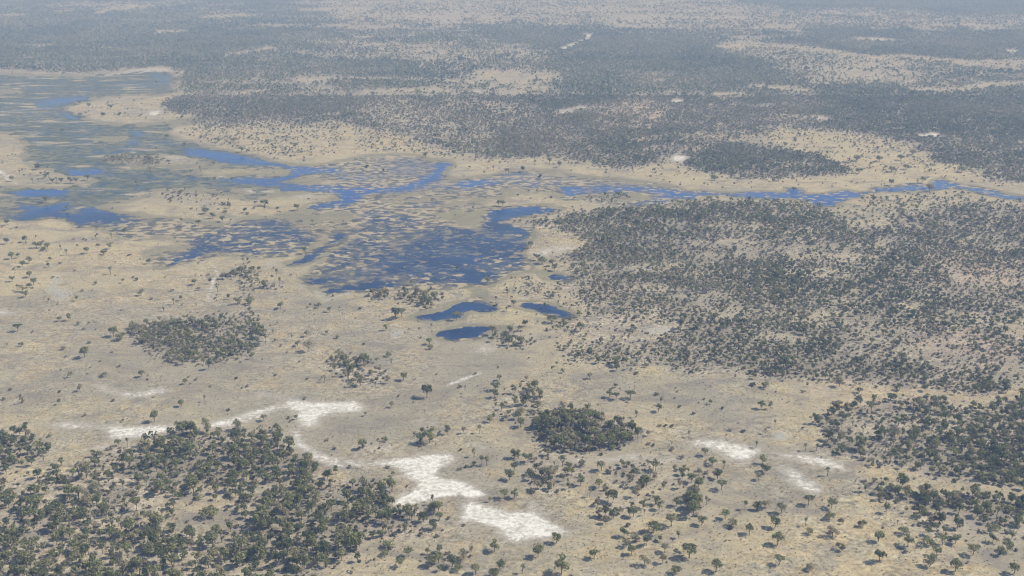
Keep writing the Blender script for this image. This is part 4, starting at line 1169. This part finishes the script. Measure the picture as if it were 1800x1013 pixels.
# ---- shrubs
def shrub_lib(n, size, seed, count):
    out = []
    for k in range(count):
        r = np.random.default_rng(seed + k)
        lobes = [(r.uniform(-.25, .25), r.uniform(-.25, .25), r.uniform(.3, .6), r.uniform(.25, .42), r.uniform(.25, .42), r.uniform(.25, .4)) for _ in range(4)]
        out.append(leaf_cloud(r, lobes, n, size))
    return out
sh_hi = shrub_lib(90, .15, 500, 6)
sh_lo = shrub_lib(16, .32, 520, 4)
def shrub_points(y0, y1, sp, seed):
    X, Y, r = scatter(y0, y1, sp, seed)
    px, py = lookup(X, Y, 1.2)
    c, wet, sd = samp(COVER, px, py), samp(WET, px, py), samp(SAND, px, py)
    edge = np.clip(c * 1.1, 0, .75)
    patch = sstep(.25, .6, fbm(X, Y, 55, 3, 231)) * .05
    p = (.003 + patch * .5 + edge * .75 * np.clip(1 + 1.1 * fbm(X, Y, 22, 2, 241), 0, 2)) * np.clip(1 - wet * 2.5, 0, 1) * np.clip(1 - sd * 2.5, 0, 1)
    k = r.random(len(X)) < p
    X, Y = X[k], Y[k]
    a = away(X, Y, 2.5)
    X, Y = X[a], Y[a]
    H = np.clip((1.25 if y0 < 900 else 1.7) * np.exp(r.normal(size=len(X)) * .38), .5, 3.0)
    return X, Y, H, H * r.uniform(1.0, 1.6, len(X)), np.clip(r.normal(.5, .22, len(X)), 0, 1), r.uniform(0, 6.28, len(X))
sX, sY, sH, sW, sT, sR = shrub_points(395, 1000, 3.6, 31)
spx, spy = map_at(sX, sY)
d2 = sX ** 2 + sY ** 2 + CAM_H ** 2
open_ = samp(COVER, spx, spy) < .5
show = np.where((spx > 3) & (spx < 1797) & (spy < 1012) & (spy > 600) & open_, sH * sW / d2, 0)
# named shrubs of the open grass
HAND_SHRUBS = [(210, 645), (105, 690), (41, 707), (18, 686), (149, 731), (416, 666), (435, 680), (484, 661), (536, 702), (402, 722), (508, 736), (1195, 716), (1465, 709), (1219, 728), (1411, 690), (1478, 916), (681, 823), (768, 944), (1160, 750), (1170, 750), (1140, 782), (1148, 784), (809, 826), (820, 822), (575, 775), (588, 790), (835, 658), (640, 606), (345, 668)]
hx, hy = ground_at([p[0] for p in HAND_SHRUBS], [p[1] for p in HAND_SHRUBS])
pick = np.argsort(-show)[:250]
srest = np.ones(len(sX), bool)
srest[pick] = False
sh_me = []
for k, (bv, bq) in enumerate(sh_hi):
    sh_me.append(mesh_from('shrub', bv, bq, [scrub_mat], attrs={'tint': np.full(len(bv), [.15, .35, .5, .62, .75, .45][k])}))
SSH = ['dark', 'olive green', 'grey green', 'straw brown', 'dry pale', 'dull green']
items = []
allsh = [(sX[i], sY[i], sH[i], sW[i], sR[i]) for i in pick] + [(x, y, 1.9, 2.5, 1.7 * j) for j, (x, y) in enumerate(zip(hx, hy))]
for j, (x, y, h, w, ro) in enumerate(allsh):
    k = int(ro * 40 + j) % 6
    o = link('shrub', sh_me[k])
    o.location = (x, y, 0)
    o.rotation_euler = (0, 0, ro)
    o.scale = (w, w, h)
    o['category'] = 'shrub'
    o['group'] = 'low shrubs on the nearer grass'
    px, py = map_at(x, y)
    items.append((o, float(px), float(py), f'{"small" if h < 1.2 else "medium" if h < 1.9 else "large"} {SSH[k]}'))
label_all(items, 'shrub', False)

def merged_simple(name, lib, sets, mat):
    Vs, Qs, Ts, o = [], [], [], 0
    for X, Y, H, W, T, ro in sets:
        var = (np.abs(np.sin(X * 12.9 + Y * 78.2)) * 1000).astype(int) % len(lib)
        for v, (bv, bq) in enumerate(lib):
            s = np.nonzero(var == v)[0]
            if not len(s):
                continue
            cs, sn = np.cos(ro[s])[:, None], np.sin(ro[s])[:, None]
            x = (bv[:, 0] * cs - bv[:, 1] * sn) * W[s][:, None] + X[s][:, None]
            y = (bv[:, 0] * sn + bv[:, 1] * cs) * W[s][:, None] + Y[s][:, None]
            z = bv[:, 2] * H[s][:, None]
            Vs.append(np.stack([x, y, z], -1).reshape(-1, 3).astype(np.float32))
            Qs.append((bq[None] + (np.arange(len(s)) * len(bv))[:, None, None] + o).reshape(-1, 4))
            Ts.append(np.repeat(T[s], len(bv)))
            o += len(s) * len(bv)
    ob = link(name, mesh_from(name, np.concatenate(Vs), np.concatenate(Qs), [mat], attrs={'tint': np.concatenate(Ts)}))
    ob['kind'] = 'stuff'
    return ob
s2 = shrub_points(1000, 2050, 3.6, 32)
merged_simple('scrub', sh_lo, [(sX[srest], sY[srest], sH[srest], sW[srest], sT[srest], sR[srest]), s2], scrub_mat)

# ---- straw tufts on the nearer grass
gX, gY, r = scatter(395, 1050, 2.6, 41)
px, py = lookup(gX, gY)
p = .55 * np.clip(1 + 1.2 * fbm(gX, gY, 30, 3, 251), 0, 1.6) * np.clip(1 - samp(WET, px, py) * 3, 0, 1) * np.clip(1 - samp(SAND, px, py) * 1.6, .04, 1)
k = r.random(len(gX)) < p
gX, gY = gX[k], gY[k]
n = len(gX)
tl = []
for j in range(4):
    rr = np.random.default_rng(600 + j)
    tl.append(leaf_cloud(rr, [(0, 0, .3, .5, .5, .5)], 4, .5, .3))
merged_simple('dry_grass', tl, [(gX, gY, r.uniform(.25, .6, n), r.uniform(.35, .9, n), r.random(n), r.uniform(0, 6.28, n))], grass_mat)

# ------------------------------------------------------------------ haze: a real layer of dusty air over the plain
HAZE = 2.8e-4
bx = 90000.0
V = np.array([(-bx, -bx, -40), (bx, -bx, -40), (bx, bx, -40), (-bx, bx, -40), (-bx, -bx, 420), (bx, -bx, 420), (bx, bx, 420), (-bx, bx, 420)], float)
Q = np.array([(0, 3, 2, 1), (4, 5, 6, 7), (0, 1, 5, 4), (1, 2, 6, 5), (2, 3, 7, 6), (3, 0, 4, 7)])
haze_mat, nt = material('dusty_air')
b = NB(nt)
vs = b.n('ShaderNodeVolumeScatter')
vs.inputs['Color'].default_value = (.42, .60, 1.0, 1)
vs.inputs['Density'].default_value = HAZE
vs.inputs['Anisotropy'].default_value = 0.0
o = b.n('ShaderNodeOutputMaterial')
nt.links.new(vs.outputs[0], o.inputs['Volume'])
hz = link('haze', mesh_from('haze', V, Q, [haze_mat]))
hz['kind'] = 'stuff'

# ------------------------------------------------------------------ light
ELEV, AZ = 47.0, 8.0          # sun to the right, a little beyond the scene
d = np.array([math.cos(R(ELEV)) * math.cos(R(AZ)), math.cos(R(ELEV)) * math.sin(R(AZ)), math.sin(R(ELEV))])
sun = bpy.data.lights.new('sun', 'SUN')
sun.energy = 5.0
sun.angle = R(.5)
sun.color = (1.0, .95, .87)
so = bpy.data.objects.new('sun', sun)
COL.objects.link(so)
from mathutils import Vector
so.rotation_euler = Vector(d).to_track_quat('Z', 'Y').to_euler()
so.location = (0, 0, 500)

w = bpy.data.worlds.new('World')
S.world = w
w.use_nodes = True
nt = w.node_tree
nt.nodes.clear()
sky = nt.nodes.new('ShaderNodeTexSky')
sky.sky_type = 'NISHITA'
sky.sun_disc = False
sky.sun_elevation = R(ELEV)
sky.sun_rotation = math.atan2(d[0], d[1])
sky.altitude = 900
bg = nt.nodes.new('ShaderNodeBackground')
bg.inputs[1].default_value = .12
ow = nt.nodes.new('ShaderNodeOutputWorld')
nt.links.new(sky.outputs[0], bg.inputs[0])
nt.links.new(bg.outputs[0], ow.inputs[0])

S.view_settings.view_transform = 'Standard'
S.view_settings.look = 'None'
S.view_settings.exposure = 0
S.view_settings.gamma = 1
S.render.engine = 'CYCLES'
S.cycles.max_bounces = 4
S.cycles.diffuse_bounces = 2
S.cycles.glossy_bounces = 2
S.cycles.transparent_max_bounces = 4
S.cycles.volume_bounces = 0
S.cycles.use_denoising = True
S.cycles.pixel_filter_type = 'BLACKMAN_HARRIS'
S.cycles.filter_width = 1.15
S.cycles.caustics_reflective = False
S.cycles.caustics_refractive = False
print('TREES near', len(nX), 'mid', len(mX), 'far', len(far1[0]), len(far2[0]), 'shrubs', len(sX), len(s2[0]), 'tufts', n, 'lone', len(lone))
